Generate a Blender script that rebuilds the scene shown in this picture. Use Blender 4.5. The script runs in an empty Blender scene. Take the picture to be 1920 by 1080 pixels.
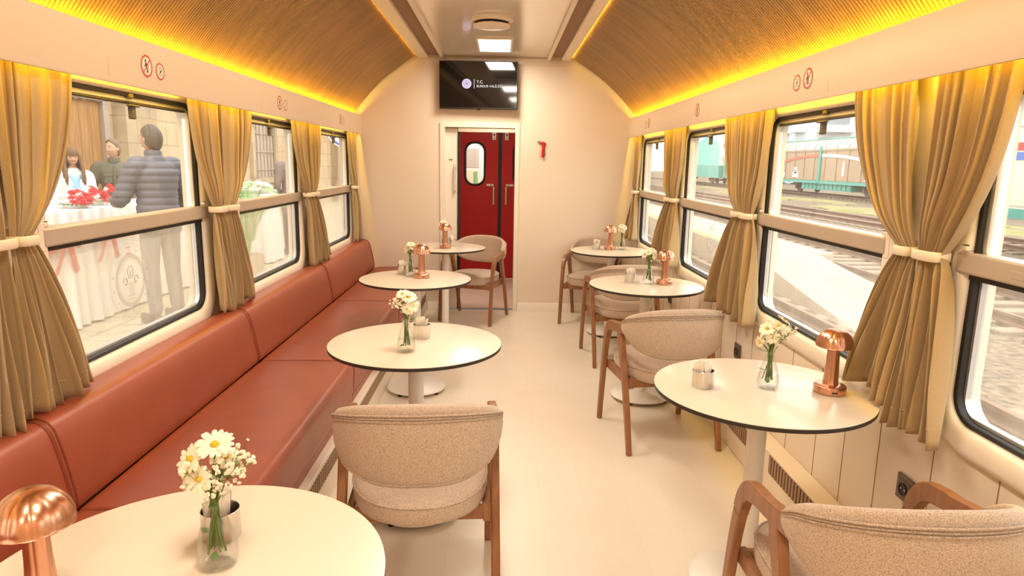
import bpy, bmesh, math, random
from math import sin, cos, pi, sqrt, radians, atan2, degrees
from mathutils import Vector, Matrix
random.seed(7)
SC = bpy.context.scene
COL = SC.collection

# ------------------------------------------------------------------ mesh builder
def cr(a, n=6):
    """Catmull-Rom through a list of tuples, n points per span"""
    out = []
    P = [Vector(p) for p in a]
    for i in range(len(P) - 1):
        p0 = P[max(i - 1, 0)]; p1 = P[i]; p2 = P[i + 1]; p3 = P[min(i + 2, len(P) - 1)]
        for k in range(n):
            t = k / n
            out.append(0.5 * ((2 * p1) + (p2 - p0) * t + (2 * p0 - 5 * p1 + 4 * p2 - p3) * t * t + (3 * p1 - p0 - 3 * p2 + p3) * t ** 3))
    out.append(P[-1])
    return out

class MB:
    def __init__(s):
        s.v = []; s.f = []; s.mi = []; s.cur = 0
    def face(s, idx):
        s.f.append(tuple(idx)); s.mi.append(s.cur)
    def loops(s, L, closed=True, cap0=False, cap1=False, wrap=False):
        n = len(L[0]); base = len(s.v)
        for l in L: s.v.extend([tuple(p) for p in l])
        R = len(L)
        for i in range(R if wrap else R - 1):
            a = base + i * n; b = base + ((i + 1) % R) * n
            for j in range(n if closed else n - 1):
                k = (j + 1) % n
                s.face((a + j, a + k, b + k, b + j))
        if cap0: s.face(tuple(base + j for j in reversed(range(n))))
        if cap1: s.face(tuple(base + (R - 1) * n + j for j in range(n)))
        return s
    def box(s, x0, x1, y0, y1, z0, z1):
        b = len(s.v)
        s.v += [(x0, y0, z0), (x1, y0, z0), (x1, y1, z0), (x0, y1, z0), (x0, y0, z1), (x1, y0, z1), (x1, y1, z1), (x0, y1, z1)]
        for q in ((3, 2, 1, 0), (4, 5, 6, 7), (0, 1, 5, 4), (1, 2, 6, 5), (2, 3, 7, 6), (3, 0, 4, 7)):
            s.face([b + i for i in q])
        return s
    def lathe(s, prof, n=32, c=(0, 0, 0), cap=True, flute=None, axis='z'):
        L = []
        for (r, z) in prof:
            ring = []
            for j in range(n):
                a = 2 * pi * j / n
                rr = r * (flute(a, z) if flute else 1)
                p = (rr * cos(a), rr * sin(a), z)
                if axis == 'x': p = (p[2], p[0], p[1])
                if axis == 'y': p = (p[0], p[2], p[1])[0:1] + (p[2],) + (p[1],)
                ring.append((c[0] + p[0], c[1] + p[1], c[2] + p[2]))
            L.append(ring)
        return s.loops(L, True, cap and prof[0][0] > 1e-5, cap and prof[-1][0] > 1e-5)
    def tube(s, pts, r, n=8, cap=True, flat=1.0):
        pts = [Vector(p) for p in pts]
        rs = r if isinstance(r, (list, tuple)) else [r] * len(pts)
        L = []; up = None
        for i, p in enumerate(pts):
            t = (pts[min(i + 1, len(pts) - 1)] - pts[max(i - 1, 0)])
            if t.length < 1e-9: t = Vector((0, 0, 1))
            t.normalize()
            if up is None:
                up = Vector((0, 0, 1)) if abs(t.z) < .9 else Vector((1, 0, 0))
            a = t.cross(up)
            if a.length < 1e-6: a = t.cross(Vector((0, 1, 0)))
            a.normalize(); b = a.cross(t); b.normalize(); up = b
            L.append([p + a * rs[i] * cos(2 * pi * j / n) + b * rs[i] * flat * sin(2 * pi * j / n) for j in range(n)])
        return s.loops(L, True, cap, cap)
    def prism(s, poly, a, b, axis='x'):
        """polygon (2D) extruded from a to b along axis. axis x: poly=(y,z); y: (x,z); z: (x,y)"""
        def P(q, t):
            return (t, q[0], q[1]) if axis == 'x' else ((q[0], t, q[1]) if axis == 'y' else (q[0], q[1], t))
        return s.loops([[P(q, a) for q in poly], [P(q, b) for q in poly]], True, True, True)
    def grid(s, F, nu, nv, wrapu=False):
        base = len(s.v)
        for j in range(nv + 1):
            for i in range(nu + (0 if wrapu else 1)):
                s.v.append(tuple(F(i / nu, j / nv)))
        w = nu + (0 if wrapu else 1)
        for j in range(nv):
            for i in range(nu):
                k = (i + 1) % w
                s.face((base + j * w + i, base + j * w + k, base + (j + 1) * w + k, base + (j + 1) * w + i))
        return s
    def sphere(s, c, r, nu=16, nv=10, sx=1, sy=1, sz=1):
        prof = [(max(1e-6, sin(pi * i / nv)), -cos(pi * i / nv)) for i in range(nv + 1)]
        L = [[(c[0] + r * sx * a * cos(2 * pi * j / nu), c[1] + r * sy * a * sin(2 * pi * j / nu), c[2] + r * sz * z) for j in range(nu)] for a, z in prof]
        return s.loops(L)
    def quad(s, a, b, c, d):
        n = len(s.v); s.v += [tuple(a), tuple(b), tuple(c), tuple(d)]; s.face((n, n + 1, n + 2, n + 3)); return s
    def xf(s, M, start=0):
        for i in range(start, len(s.v)): s.v[i] = tuple(M @ Vector(s.v[i]))
        return s
    def build(s, name, mat, parent=None, smooth=40, bevel=0, bseg=2, sub=0, solid=0, kind=None, label=None, loc=None):
        me = bpy.data.meshes.new(name)
        me.from_pydata(s.v, [], s.f)
        mats = mat if isinstance(mat, (list, tuple)) else [mat]
        for m in mats: me.materials.append(m)
        if len(mats) > 1: me.polygons.foreach_set('material_index', s.mi)
        bm = bmesh.new(); bm.from_mesh(me)
        bmesh.ops.remove_doubles(bm, verts=bm.verts, dist=1e-6)
        bmesh.ops.recalc_face_normals(bm, faces=bm.faces)
        bm.to_mesh(me); bm.free()
        if smooth:
            me.polygons.foreach_set('use_smooth', [True] * len(me.polygons))
            me.set_sharp_from_angle(angle=radians(smooth))
        o = bpy.data.objects.new(name, me)
        COL.objects.link(o)
        if parent is not None: o.parent = parent
        if loc: o.location = loc
        if bevel:
            m = o.modifiers.new('b', 'BEVEL'); m.width = bevel; m.segments = bseg; m.limit_method = 'ANGLE'; m.angle_limit = radians(35); m.harden_normals = False
        if sub:
            m = o.modifiers.new('s', 'SUBSURF'); m.levels = sub; m.render_levels = sub
        if solid:
            m = o.modifiers.new('t', 'SOLIDIFY'); m.thickness = solid; m.offset = 0
        if kind: o['kind'] = kind
        if label: o['label'] = label
        return o

def tag(o, label=None, cat=None, group=None, kind=None):
    if label: o['label'] = label
    if cat: o['category'] = cat
    if group: o['group'] = group
    if kind: o['kind'] = kind
    return o

def thing(name, label=None, cat=None, loc=(0, 0, 0), rot=0, group=None, kind=None):
    o = bpy.data.objects.new(name, None); COL.objects.link(o)
    o.empty_display_size = .05
    o.location = loc; o.rotation_euler = (0, 0, rot)
    return tag(o, label, cat, group, kind)

def dup(root, loc=None, rot=None, label=None, group=None):
    def cp(o, par):
        c = o.copy(); COL.objects.link(c)
        c.parent = par
        for ch in list(o.children): cp(ch, c)
        return c
    r = cp(root, None)
    if loc is not None: r.location = loc
    if rot is not None: r.rotation_euler = rot if isinstance(rot, (tuple, list)) else (0, 0, rot)
    if label: r['label'] = label
    if group: r['group'] = group
    return r

def struct(name, mb, mat, **k):
    return mb.build(name, mat, kind='structure', **k)

# ------------------------------------------------------------------ materials
def nodes(name):
    m = bpy.data.materials.new(name); m.use_nodes = True
    nt = m.node_tree; nt.nodes.clear()
    out = nt.nodes.new('ShaderNodeOutputMaterial')
    return m, nt, out
def N(nt, t, **k):
    n = nt.nodes.new(t)
    for a, b in k.items():
        if a.startswith('i_'):
            n.inputs[a[2:].replace('_', ' ')].default_value = b
        else: setattr(n, a, b)
    return n
def rgb(c): return (c[0], c[1], c[2], 1)
def s2l(r, g, b):
    f = lambda c: (c / 255 / 12.92) if c / 255 <= .04045 else ((c / 255 + .055) / 1.055) ** 2.4
    return (f(r), f(g), f(b))

def mat(name, col, rough=.5, metal=0, var=0.0, vscale=6, bump=0, bscale=60, col2=None, stretch=(1, 1, 1), coat=0, emit=None, estr=0, spec=None, sheen=0, ramp=(.35, .65), trans=0, ior=1.45, bdist=.002, detail=4, alpha=None, sss=0, aniso=0):
    m, nt, out = nodes(name)
    b = N(nt, 'ShaderNodeBsdfPrincipled'); nt.links.new(b.outputs[0], out.inputs[0])
    b.inputs['Roughness'].default_value = rough; b.inputs['Metallic'].default_value = metal
    b.inputs['Coat Weight'].default_value = coat
    if coat: b.inputs['Coat Roughness'].default_value = .04
    if spec is not None: b.inputs['Specular IOR Level'].default_value = spec
    b.inputs['Sheen Weight'].default_value = sheen
    b.inputs['Transmission Weight'].default_value = trans; b.inputs['IOR'].default_value = ior
    if aniso: b.inputs['Anisotropic'].default_value = aniso
    if sss:
        b.inputs['Subsurface Weight'].default_value = sss; b.inputs['Subsurface Scale'].default_value = .01
    tc = N(nt, 'ShaderNodeTexCoord'); mp = N(nt, 'ShaderNodeMapping'); nt.links.new(tc.outputs['Object'], mp.inputs[0])
    mp.inputs['Scale'].default_value = stretch
    if var or col2:
        nz = N(nt, 'ShaderNodeTexNoise'); nz.inputs['Scale'].default_value = vscale; nz.inputs['Detail'].default_value = detail
        nt.links.new(mp.outputs[0], nz.inputs['Vector'])
        r = N(nt, 'ShaderNodeValToRGB'); nt.links.new(nz.outputs['Fac'], r.inputs[0])
        c2 = col2 if col2 else tuple(max(0, c * (1 - var)) for c in col)
        r.color_ramp.elements[0].color = rgb(c2); r.color_ramp.elements[1].color = rgb(col)
        r.color_ramp.elements[0].position = ramp[0]; r.color_ramp.elements[1].position = ramp[1]
        nt.links.new(r.outputs[0], b.inputs['Base Color'])
    else:
        b.inputs['Base Color'].default_value = rgb(col)
    if bump:
        nb = N(nt, 'ShaderNodeTexNoise'); nb.inputs['Scale'].default_value = bscale; nb.inputs['Detail'].default_value = 3
        nt.links.new(mp.outputs[0], nb.inputs['Vector'])
        bp = N(nt, 'ShaderNodeBump'); bp.inputs['Strength'].default_value = bump; bp.inputs['Distance'].default_value = bdist
        nt.links.new(nb.outputs['Fac'], bp.inputs['Height']); nt.links.new(bp.outputs[0], b.inputs['Normal'])
    if emit:
        b.inputs['Emission Color'].default_value = rgb(emit); b.inputs['Emission Strength'].default_value = estr
    return m

def emitmat(name, col, st):
    m, nt, out = nodes(name)
    e = N(nt, 'ShaderNodeEmission'); e.inputs[0].default_value = rgb(col); e.inputs[1].default_value = st
    nt.links.new(e.outputs[0], out.inputs[0]); return m

def pane(name, haze, hcol=(.9, .9, .85), refl=.06, streak=0):
    """thin window glass: transparent + a little mirror + hazy film (lit by whatever light falls on it)"""
    m, nt, out = nodes(name)
    tr = N(nt, 'ShaderNodeBsdfTransparent'); tr.inputs[0].default_value = (.97, .98, .97, 1)
    gl = N(nt, 'ShaderNodeBsdfGlossy'); gl.inputs['Roughness'].default_value = .02
    lw = N(nt, 'ShaderNodeLayerWeight'); lw.inputs[0].default_value = .5
    pw = N(nt, 'ShaderNodeMath', operation='POWER'); pw.inputs[1].default_value = 5; nt.links.new(lw.outputs['Facing'], pw.inputs[0])
    fr = N(nt, 'ShaderNodeMapRange'); fr.inputs['To Min'].default_value = refl; fr.inputs['To Max'].default_value = .9; nt.links.new(pw.outputs[0], fr.inputs['Value'])
    mx = N(nt, 'ShaderNodeMixShader')
    nt.links.new(fr.outputs[0], mx.inputs[0]); nt.links.new(tr.outputs[0], mx.inputs[1]); nt.links.new(gl.outputs[0], mx.inputs[2])
    last = mx
    if haze:
        tl = N(nt, 'ShaderNodeBsdfTranslucent'); tl.inputs[0].default_value = rgb(hcol)
        df = N(nt, 'ShaderNodeBsdfDiffuse'); df.inputs[0].default_value = rgb(hcol)
        m1 = N(nt, 'ShaderNodeMixShader'); m1.inputs[0].default_value = .5
        nt.links.new(tl.outputs[0], m1.inputs[1]); nt.links.new(df.outputs[0], m1.inputs[2])
        tc = N(nt, 'ShaderNodeTexCoord'); mp = N(nt, 'ShaderNodeMapping'); mp.inputs['Scale'].default_value = (1, 5, 1.2)
        nz = N(nt, 'ShaderNodeTexNoise'); nz.inputs['Scale'].default_value = 2.2; nz.inputs['Detail'].default_value = 5
        nt.links.new(tc.outputs['Object'], mp.inputs[0]); nt.links.new(mp.outputs[0], nz.inputs['Vector'])
        mr = N(nt, 'ShaderNodeMapRange'); mr.inputs['From Min'].default_value = .3; mr.inputs['From Max'].default_value = .7
        mr.inputs['To Min'].default_value = haze * .75; mr.inputs['To Max'].default_value = haze * 1.25
        nt.links.new(nz.outputs['Fac'], mr.inputs['Value'])
        m2 = N(nt, 'ShaderNodeMixShader'); nt.links.new(mr.outputs[0], m2.inputs[0])
        nt.links.new(mx.outputs[0], m2.inputs[1]); nt.links.new(m1.outputs[0], m2.inputs[2]); last = m2
    nt.links.new(last.outputs[0], out.inputs[0])
    return m

def film(name, col, a):
    """printed translucent film (window decals)"""
    m, nt, out = nodes(name)
    tr = N(nt, 'ShaderNodeBsdfTransparent'); df = N(nt, 'ShaderNodeBsdfDiffuse'); df.inputs[0].default_value = rgb(col)
    mx = N(nt, 'ShaderNodeMixShader'); mx.inputs[0].default_value = a
    nt.links.new(tr.outputs[0], mx.inputs[1]); nt.links.new(df.outputs[0], mx.inputs[2]); nt.links.new(mx.outputs[0], out.inputs[0])
    return m

def brickmat(name, c1, c2, mortar, sx, sy, msize=.01, rough=.8, axes='yz', bump=.3, var=.15):
    m, nt, out = nodes(name)
    b = N(nt, 'ShaderNodeBsdfPrincipled'); b.inputs['Roughness'].default_value = rough; nt.links.new(b.outputs[0], out.inputs[0])
    tc = N(nt, 'ShaderNodeTexCoord'); sp = N(nt, 'ShaderNodeSeparateXYZ'); cb = N(nt, 'ShaderNodeCombineXYZ')
    nt.links.new(tc.outputs['Object'], sp.inputs[0])
    nt.links.new(sp.outputs[axes[0].upper()], cb.inputs[0]); nt.links.new(sp.outputs[axes[1].upper()], cb.inputs[1])
    br = N(nt, 'ShaderNodeTexBrick'); br.inputs['Scale'].default_value = 1
    br.inputs['Brick Width'].default_value = sx; br.inputs['Row Height'].default_value = sy; br.inputs['Mortar Size'].default_value = msize
    br.inputs['Color1'].default_value = rgb(c1); br.inputs['Color2'].default_value = rgb(c2); br.inputs['Mortar'].default_value = rgb(mortar)
    br.inputs['Mortar Smooth'].default_value = .2
    nt.links.new(cb.outputs[0], br.inputs['Vector'])
    nz = N(nt, 'ShaderNodeTexNoise'); nz.inputs['Scale'].default_value = 3; nz.inputs['Detail'].default_value = 6
    nt.links.new(tc.outputs['Object'], nz.inputs['Vector'])
    mr = N(nt, 'ShaderNodeMapRange'); mr.inputs['From Min'].default_value = .3; mr.inputs['From Max'].default_value = .7; mr.inputs['To Min'].default_value = 1 - var; mr.inputs['To Max'].default_value = 1
    nt.links.new(nz.outputs['Fac'], mr.inputs['Value'])
    mx = N(nt, 'ShaderNodeMix', data_type='RGBA', blend_type='MULTIPLY'); mx.inputs[0].default_value = 1
    nt.links.new(br.outputs['Color'], mx.inputs[6]); nt.links.new(mr.outputs[0], mx.inputs[7])
    nt.links.new(mx.outputs[2], b.inputs['Base Color'])
    if bump:
        bp = N(nt, 'ShaderNodeBump'); bp.inputs['Strength'].default_value = bump; bp.inputs['Distance'].default_value = .004; bp.invert = True
        nt.links.new(br.outputs['Fac'], bp.inputs['Height']); nt.links.new(bp.outputs[0], b.inputs['Normal'])
    return m

M = {}
M['wall'] = mat('cream_wall', (.81, .71, .57), .55, var=.03, vscale=2)
M['pelmet'] = mat('peach_shaded_pelmet', (.77, .63, .475), .5)  # peach set deeper, shade on the headers is put into the colour
M['wallpanel'] = mat('side_wall_panel', (.82, .72, .58), .45, var=.03, vscale=2)
M['white'] = mat('white_moulding', (.84, .77, .66), .4)
M['ceil'] = mat('gloss_ceiling', (.84, .78, .68), .14, coat=.3)
M['groove'] = mat('panel_groove', (.28, .19, .12), .8)
M['floor'] = brickmat('floor_planks', (.82, .74, .61), (.805, .72, .59), (.745, .66, .53), 1.25, .19, .0010, .34, 'yx', .04, .06)
M['slat'] = mat('ribbed_oak_slats', (.34, .205, .09), .5, var=.25, vscale=14, stretch=(.2, 1, .2))
M['slatdark'] = mat('slat_backing', (.07, .04, .02), .8)
M['slot'] = mat('slot_grille_brown', (.34, .22, .14), .6)
M['leather'] = mat('tan_leather', (.30, .058, .022), .44, var=.10, vscale=9, bump=.12, bscale=380, bdist=.0008, spec=.7)
_b = [n for n in M['leather'].node_tree.nodes if n.type == 'BSDF_PRINCIPLED'][0]; _b.inputs['Coat Weight'].default_value = .35; _b.inputs['Coat Roughness'].default_value = .38
M['piping'] = mat('leather_piping', (.22, .045, .022), .4)
M['wood'] = mat('walnut_wood', (.35, .16, .068), .34, col2=(.225, .092, .038), vscale=12, stretch=(3, 3, .35), ramp=(.3, .7))
M['fabric'] = mat('speckled_wool', (.62, .49, .375), .95, col2=(.32, .235, .17), vscale=470, bump=.5, bscale=420, ramp=(.36, .58), detail=2, sheen=.2, bdist=.0015)
M['fabpipe'] = mat('wool_piping', (.56, .45, .35), .95, col2=(.36, .26, .19), vscale=240, detail=2)
M['curtain'] = None
M['stitch'] = mat('hem_thread', (.60, .44, .25), .8)
M['strap'] = mat('cream_strap', (.76, .66, .52), .5)
M['hpl'] = mat('cream_table_laminate', (.77, .675, .54), .26, coat=.15)
M['edge'] = mat('black_laminate_edge', (.035, .028, .022), .4)
M['whitesteel'] = mat('white_powder_coat', (.86, .82, .74), .35)
M['blackrub'] = mat('black_rubber', (.018, .016, .014), .45)
M['copper'] = mat('brushed_copper', (.74, .40, .265), .28, metal=1, var=.12, vscale=20, stretch=(8, 8, .6), aniso=.3)
M['steel'] = mat('brushed_steel', (.72, .69, .65), .26, metal=1, var=.15, vscale=30, stretch=(6, 6, .3))
M['bar'] = mat('dark_top_bar', (.075, .062, .052), .6)
M['alu'] = mat('satin_aluminium', (.66, .67, .68), .35, metal=.7)
M['taupe'] = mat('taupe_anodised_rail', (.50, .42, .34), .38, metal=.2, var=.05, vscale=4)
M['taupedark'] = mat('bronze_rail', (.14, .11, .085), .5, metal=.2)
M['paper'] = mat('sachet_paper', (.88, .82, .72), .7)
M['red'] = mat('red_door_paint', (.46, .004, .008), .36)
M['redplastic'] = mat('red_plastic', (.62, .02, .02), .35)
M['chrome'] = mat('pale_metal', (.78, .74, .68), .25, metal=.8)
M['tv'] = mat('tv_gloss_black', (.006, .005, .005), .06, coat=.3)
M['tvframe'] = mat('tv_bezel', (.012, .011, .011), .3)
M['logo'] = mat('screen_logo', (.1, .1, .1), .5, emit=(.55, .5, .8), estr=.9)
M['logod'] = mat('screen_logo_ink', (.1, .1, .1), .5, emit=(.25, .22, .55), estr=.7)
M['text'] = mat('screen_text', (.1, .1, .1), .5, emit=(.8, .8, .85), estr=.8)
M['lampglow'] = emitmat('ceiling_lamp_diffuser', (1, .93, .8), 9)
M['ledstrip'] = emitmat('warm_led_strip', (1, .62, .03), 9)
M['signred'] = mat('sticker_red', (.55, .03, .02), .5)
M['signbg'] = mat('sticker_clear_film', (.84, .72, .56), .45)
M['signblack'] = mat('sticker_black', (.03, .02, .02), .5)
M['socket'] = mat('bronze_socket', (.16, .11, .075), .4, metal=.3)
M['glass_upper'] = pane('window_glass_clear', .05, (.95, .93, .88))
M['glass_lower'] = pane('window_glass_hazy', .42, (.94, .91, .80))  # haze covers dirt and a whitish reflection painted into the lower panes
M['glass_lower_yard'] = pane('window_glass_yard', .24, (.95, .90, .76))
M['decal'] = film('etched_decal', (.55, .52, .46), .5)
M['decalred'] = film('etched_decal_red', (.8, .2, .2), .5)
M['stem'] = mat('flower_stem', (.16, .24, .05), .5, var=.4, vscale=30)
M['petal'] = mat('daisy_petal', (.90, .84, .62), .6, sss=.1)
M['disc'] = mat('daisy_disc', (.62, .42, .03), .8)
M['breath'] = mat('babys_breath', (.92, .86, .68), .7)
M['leaf'] = mat('leaf_green', (.12, .27, .05), .5, var=.3, vscale=10)

def glassmat(name):
    m, nt, out = nodes(name)
    tr = N(nt, 'ShaderNodeBsdfTransparent'); tr.inputs[0].default_value = (.985, .988, .98, 1)
    gl = N(nt, 'ShaderNodeBsdfGlossy'); gl.inputs['Roughness'].default_value = .02
    lw = N(nt, 'ShaderNodeLayerWeight'); lw.inputs[0].default_value = .35
    mr = N(nt, 'ShaderNodeMapRange'); mr.inputs['To Min'].default_value = .07; mr.inputs['To Max'].default_value = .6
    nt.links.new(lw.outputs['Facing'], mr.inputs['Value'])
    pw = N(nt, 'ShaderNodeMath', operation='POWER'); pw.inputs[1].default_value = 1.6
    nt.links.new(mr.outputs[0], pw.inputs[0])
    mx = N(nt, 'ShaderNodeMixShader'); nt.links.new(pw.outputs[0], mx.inputs[0]); nt.links.new(tr.outputs[0], mx.inputs[1]); nt.links.new(gl.outputs[0], mx.inputs[2])
    nt.links.new(mx.outputs[0], out.inputs[0]); return m
M['vase'] = glassmat('clear_vase_glass')
M['water'] = glassmat('vase_water')

def curtainmat():
    m, nt, out = nodes('tan_curtain_cloth')
    b = N(nt, 'ShaderNodeBsdfPrincipled'); b.inputs['Roughness'].default_value = .8; b.inputs['Sheen Weight'].default_value = .25
    tc = N(nt, 'ShaderNodeTexCoord')
    nz = N(nt, 'ShaderNodeTexNoise'); nz.inputs['Scale'].default_value = 520; nz.inputs['Detail'].default_value = 2
    nt.links.new(tc.outputs['Object'], nz.inputs['Vector'])
    r = N(nt, 'ShaderNodeValToRGB'); r.color_ramp.elements[0].color = (.46, .335, .178, 1); r.color_ramp.elements[1].color = (.53, .39, .212, 1)
    r.color_ramp.elements[0].position = .35; r.color_ramp.elements[1].position = .65
    nt.links.new(nz.outputs['Fac'], r.inputs[0]); nt.links.new(r.outputs[0], b.inputs['Base Color'])
    bp = N(nt, 'ShaderNodeBump'); bp.inputs['Strength'].default_value = .25; bp.inputs['Distance'].default_value = .001
    nt.links.new(nz.outputs['Fac'], bp.inputs['Height']); nt.links.new(bp.outputs[0], b.inputs['Normal'])
    tl = N(nt, 'ShaderNodeBsdfTranslucent'); nt.links.new(r.outputs[0], tl.inputs[0])
    mx = N(nt, 'ShaderNodeMixShader'); mx.inputs[0].default_value = .18
    nt.links.new(b.outputs[0], mx.inputs[1]); nt.links.new(tl.outputs[0], mx.inputs[2]); nt.links.new(mx.outputs[0], out.inputs[0])
    return m
M['curtain'] = curtainmat()
YE, YB = 6.531, -2.2
XR, XL = 1.31, -1.45
def rrect(y0, y1, z0, z1, r, n=7):
    """rounded rectangle, counter-clockwise list of (y,z)"""
    out = []
    for (cy, cz, a0) in ((y1 - r, z1 - r, 0), (y0 + r, z1 - r, 90), (y0 + r, z0 + r, 180), (y1 - r, z0 + r, 270)):
        for k in range(n + 1):
            a = radians(a0 + 90 * k / n); out.append((cy + r * cos(a), cz + r * sin(a)))
    return out
WIN_R = [(-.75, .32), (.73, 1.80), (2.22, 3.29), (3.70, 4.77), (5.17, 6.24)]
WIN_L = [(-.99, .10), (.56, 1.655), (2.113, 3.216), (3.665, 4.758), (5.238, 6.35)]
ZW0, ZW1 = .757, 1.695
def zlev(s, z):
    return z if s > 0 else 1.4567 - (1.4567 - z) * 1.021
def side_wall(name, xw, s, wins, ys, planks):
    ZW0, ZW1 = zlev(s, .757), zlev(s, 1.695)
    mb = MB()
    edges = [YB] + [(wins[i][1] + wins[i + 1][0]) / 2 for i in range(len(wins) - 1)] + [YE]
    for i, (a, b) in enumerate(wins):
        outer = rrect(edges[i], edges[i + 1], 0, 2.52, .0005); inner = rrect(a, b, ZW0, ZW1, .085)
        L = [[(xw, y, z) for y, z in outer], [(xw, y, z) for y, z in inner], [(xw + s * .07, y, z) for y, z in inner], [(xw + s * .07, y, z) for y, z in outer]]
        mb.loops(L, True)
    mb.cur = 1
    for y in planks:
        mb.box(min(xw, xw - s * .0012), max(xw, xw - s * .0012), y - .0016, y + .0016, .2, .67)
    return struct(name, mb, [M['wallpanel'], M['groove']], smooth=30)
pk = [2.837, 2.567, 2.35, 2.13, 1.854, 1.592, 1.34, 1.08, .8, .5, .2] + [3.08 + .235 * i for i in range(15)]
side_wall('wall_right', XR, 1, WIN_R, None, pk)
side_wall('wall_left', XL, -1, WIN_L, None, [])

# ---- floor, shell
struct('floor', MB().box(XL - .05, XR + .05, YB, YE + .12, -.08, 0), M['floor'])
struct('ceiling', MB().box(-.552, .405, YB, YE, 2.44, 2.46), M['ceil'])
mb = MB()
mb.box(XL - .08, XR + .08, YB - .1, 9.6, 2.5, 2.56)
struct('ceiling_sky_blocker', mb, M['white'])  # unseen slab added over the ceiling to block sky light
# white beams either side of the slots
for i, (a, b) in enumerate(((-.808, -.702), (-.594, -.552), (.405, .44), (.54, .625))):
    struct('trim_%d' % (i + 1), MB().box(a, b, YB, YE, 2.418, 2.452), M['white'], bevel=.006)
# ribbed slot grilles in the ceiling
for i, (a, b) in enumerate(((-.702, -.594), (.44, .54))):
    g = MB()
    g.box(a, b, YB, YE - .03, 2.452, 2.456)
    y = 1.0
    while y < YE - .05:
        g.box(a, b, y, y + .011, 2.440, 2.4525); y += .017
    struct('trim_%d' % (5 + i), g, M['slot'])
# side headers (pelmets) hiding the curtain tracks
HR = [(1.205, 1.728), (1.209, 1.720), (1.219, 1.720), (1.221, 1.89), (1.219, 1.897), (1.209, 1.899), (1.203, 1.893)]
HL = [(-1.349, 1.718), (-1.353, 1.710), (-1.363, 1.710), (-1.366, 1.88), (-1.364, 1.887), (-1.354, 1.889), (-1.347, 1.883)]
for i, (H, xa, xb, seams) in enumerate(((HR, 1.219, XR, (-.4, 1.08, 2.547, 4.0, 5.5)), (HL, XL, -1.364, (-.6, .95, 2.385, 3.85, 5.3)))):
    mb = MB().prism(H, YB, YE, 'y')
    zz = H[3][1] - .035
    mb.box(xa, xb, YB, YE, zz, zz + .008)
    mb.cur = 1
    xf = H[0][0]; sg = -1 if i == 0 else 1
    for y in seams: mb.box(min(xf, xf + sg * .0009), max(xf, xf + sg * .0009), y - .001, y + .001, H[1][1] + .02, H[3][1] - .03)
    mb.box(min(xf, xf + sg * .0006), max(xf, xf + sg * .0006), YB, YE, H[3][1] - .031, H[3][1] - .0295)
    struct('trim_%d' % (7 + i), mb, [M['pelmet'], mat('pelmet_seam', (.55, .42, .3), .7)] if i == 0 else [M['pelmet'], bpy.data.materials['pelmet_seam']], smooth=50)
# ribbed coves: real slats running across the car, following the arc
def cove(name, pts):
    C = cr([(x, 0, z) for x, z in pts], 5)
    nrm = []
    for i in range(len(C)):
        t = C[min(i + 1, len(C) - 1)] - C[max(i - 1, 0)]; t.normalize()
        n = Vector((t.z, 0, -t.x))
        if n.z > 0: n = -n
        nrm.append(n)
    prof = []
    pitch = .0205; y = YB
    while y < 6.44:
        prof += [(y, 0, 0), (y + .001, .009, 1), (y + .0135, .009, 1), (y + .0145, 0, 0)]; y += pitch
    mb = MB(); base = 0
    for (y, h, k) in prof:
        mb.v += [tuple(C[i] + nrm[i] * h + Vector((0, y, 0))) for i in range(len(C))]
    n = len(C)
    for q in range(len(prof) - 1):
        mb.cur = 0 if q % 4 != 3 else 1
        for i in range(n - 1):
            mb.face((q * n + i, q * n + i + 1, (q + 1) * n + i + 1, (q + 1) * n + i))
    # backing so that no light leaks through
    mb.cur = 1
    b = len(mb.v)
    for yy in (YB, 6.45):
        mb.v += [tuple(C[i] - nrm[i] * .012 + Vector((0, yy, 0))) for i in range(n)]
    for i in range(n - 1): mb.face((b + i, b + i + 1, b + n + i + 1, b + n + i))
    return struct(name, mb, [M['slat'], M['slatdark']], smooth=0)
cove('trim_9', [(-1.435, 1.835), (-1.404, 1.900), (-1.303, 2.030), (-1.145, 2.197), (-1.010, 2.303), (-.87, 2.405), (-.80, 2.455), (-.74, 2.492)])
cove('trim_10', [(1.300, 1.840), (1.268, 1.910), (1.135, 2.062), (.968, 2.218), (.80, 2.340), (.69, 2.408), (.62, 2.455), (.56, 2.492)])
# LED tapes
def led(name, label, x0, x1, z, h=.004):
    mb = MB().box(x0, x1, YB + .1, 6.44, z, z + h)
    o = mb.build(name, M['ledstrip']); return tag(o, label, 'light strip', None)
led('led_strip', 'warm yellow LED strip in the cove over the red bench windows, lower edge', -1.390, -1.376, 1.862)
led('led_strip', 'warm yellow LED strip in the cove on the wood chair side, lower edge', 1.230, 1.244, 1.872)
led('led_strip', 'warm yellow LED strip along the upper edge of the cove above the red bench', -.8105, -.8082, 2.434, .012)
led('led_strip', 'warm yellow LED strip along the upper edge of the cove above the wood chairs', .6252, .6275, 2.434, .012)
led('led_strip', 'warm yellow LED strip hidden above the curtains over the red bench', -1.3695, -1.3665, 1.776, .010)
led('led_strip', 'warm yellow LED strip hidden above the curtains beside the wood chairs', 1.2215, 1.2245, 1.784, .010)

def area(name, loc, sx, sy, rot, col, w, spread=180):
    l = bpy.data.lights.new(name, 'AREA'); l.shape = 'RECTANGLE'; l.size = sx; l.size_y = sy; l.color = col; l.energy = w; l.spread = radians(spread)
    o = bpy.data.objects.new(name, l); COL.objects.link(o); o.location = loc; o.rotation_euler = rot
    return o
YM = (YB + 6.44) / 2; LN = 6.44 - YB
LEDC = (1, .53, .012)
COVE_LO, COVE_HI, CURT = 40, 26, 54
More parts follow.
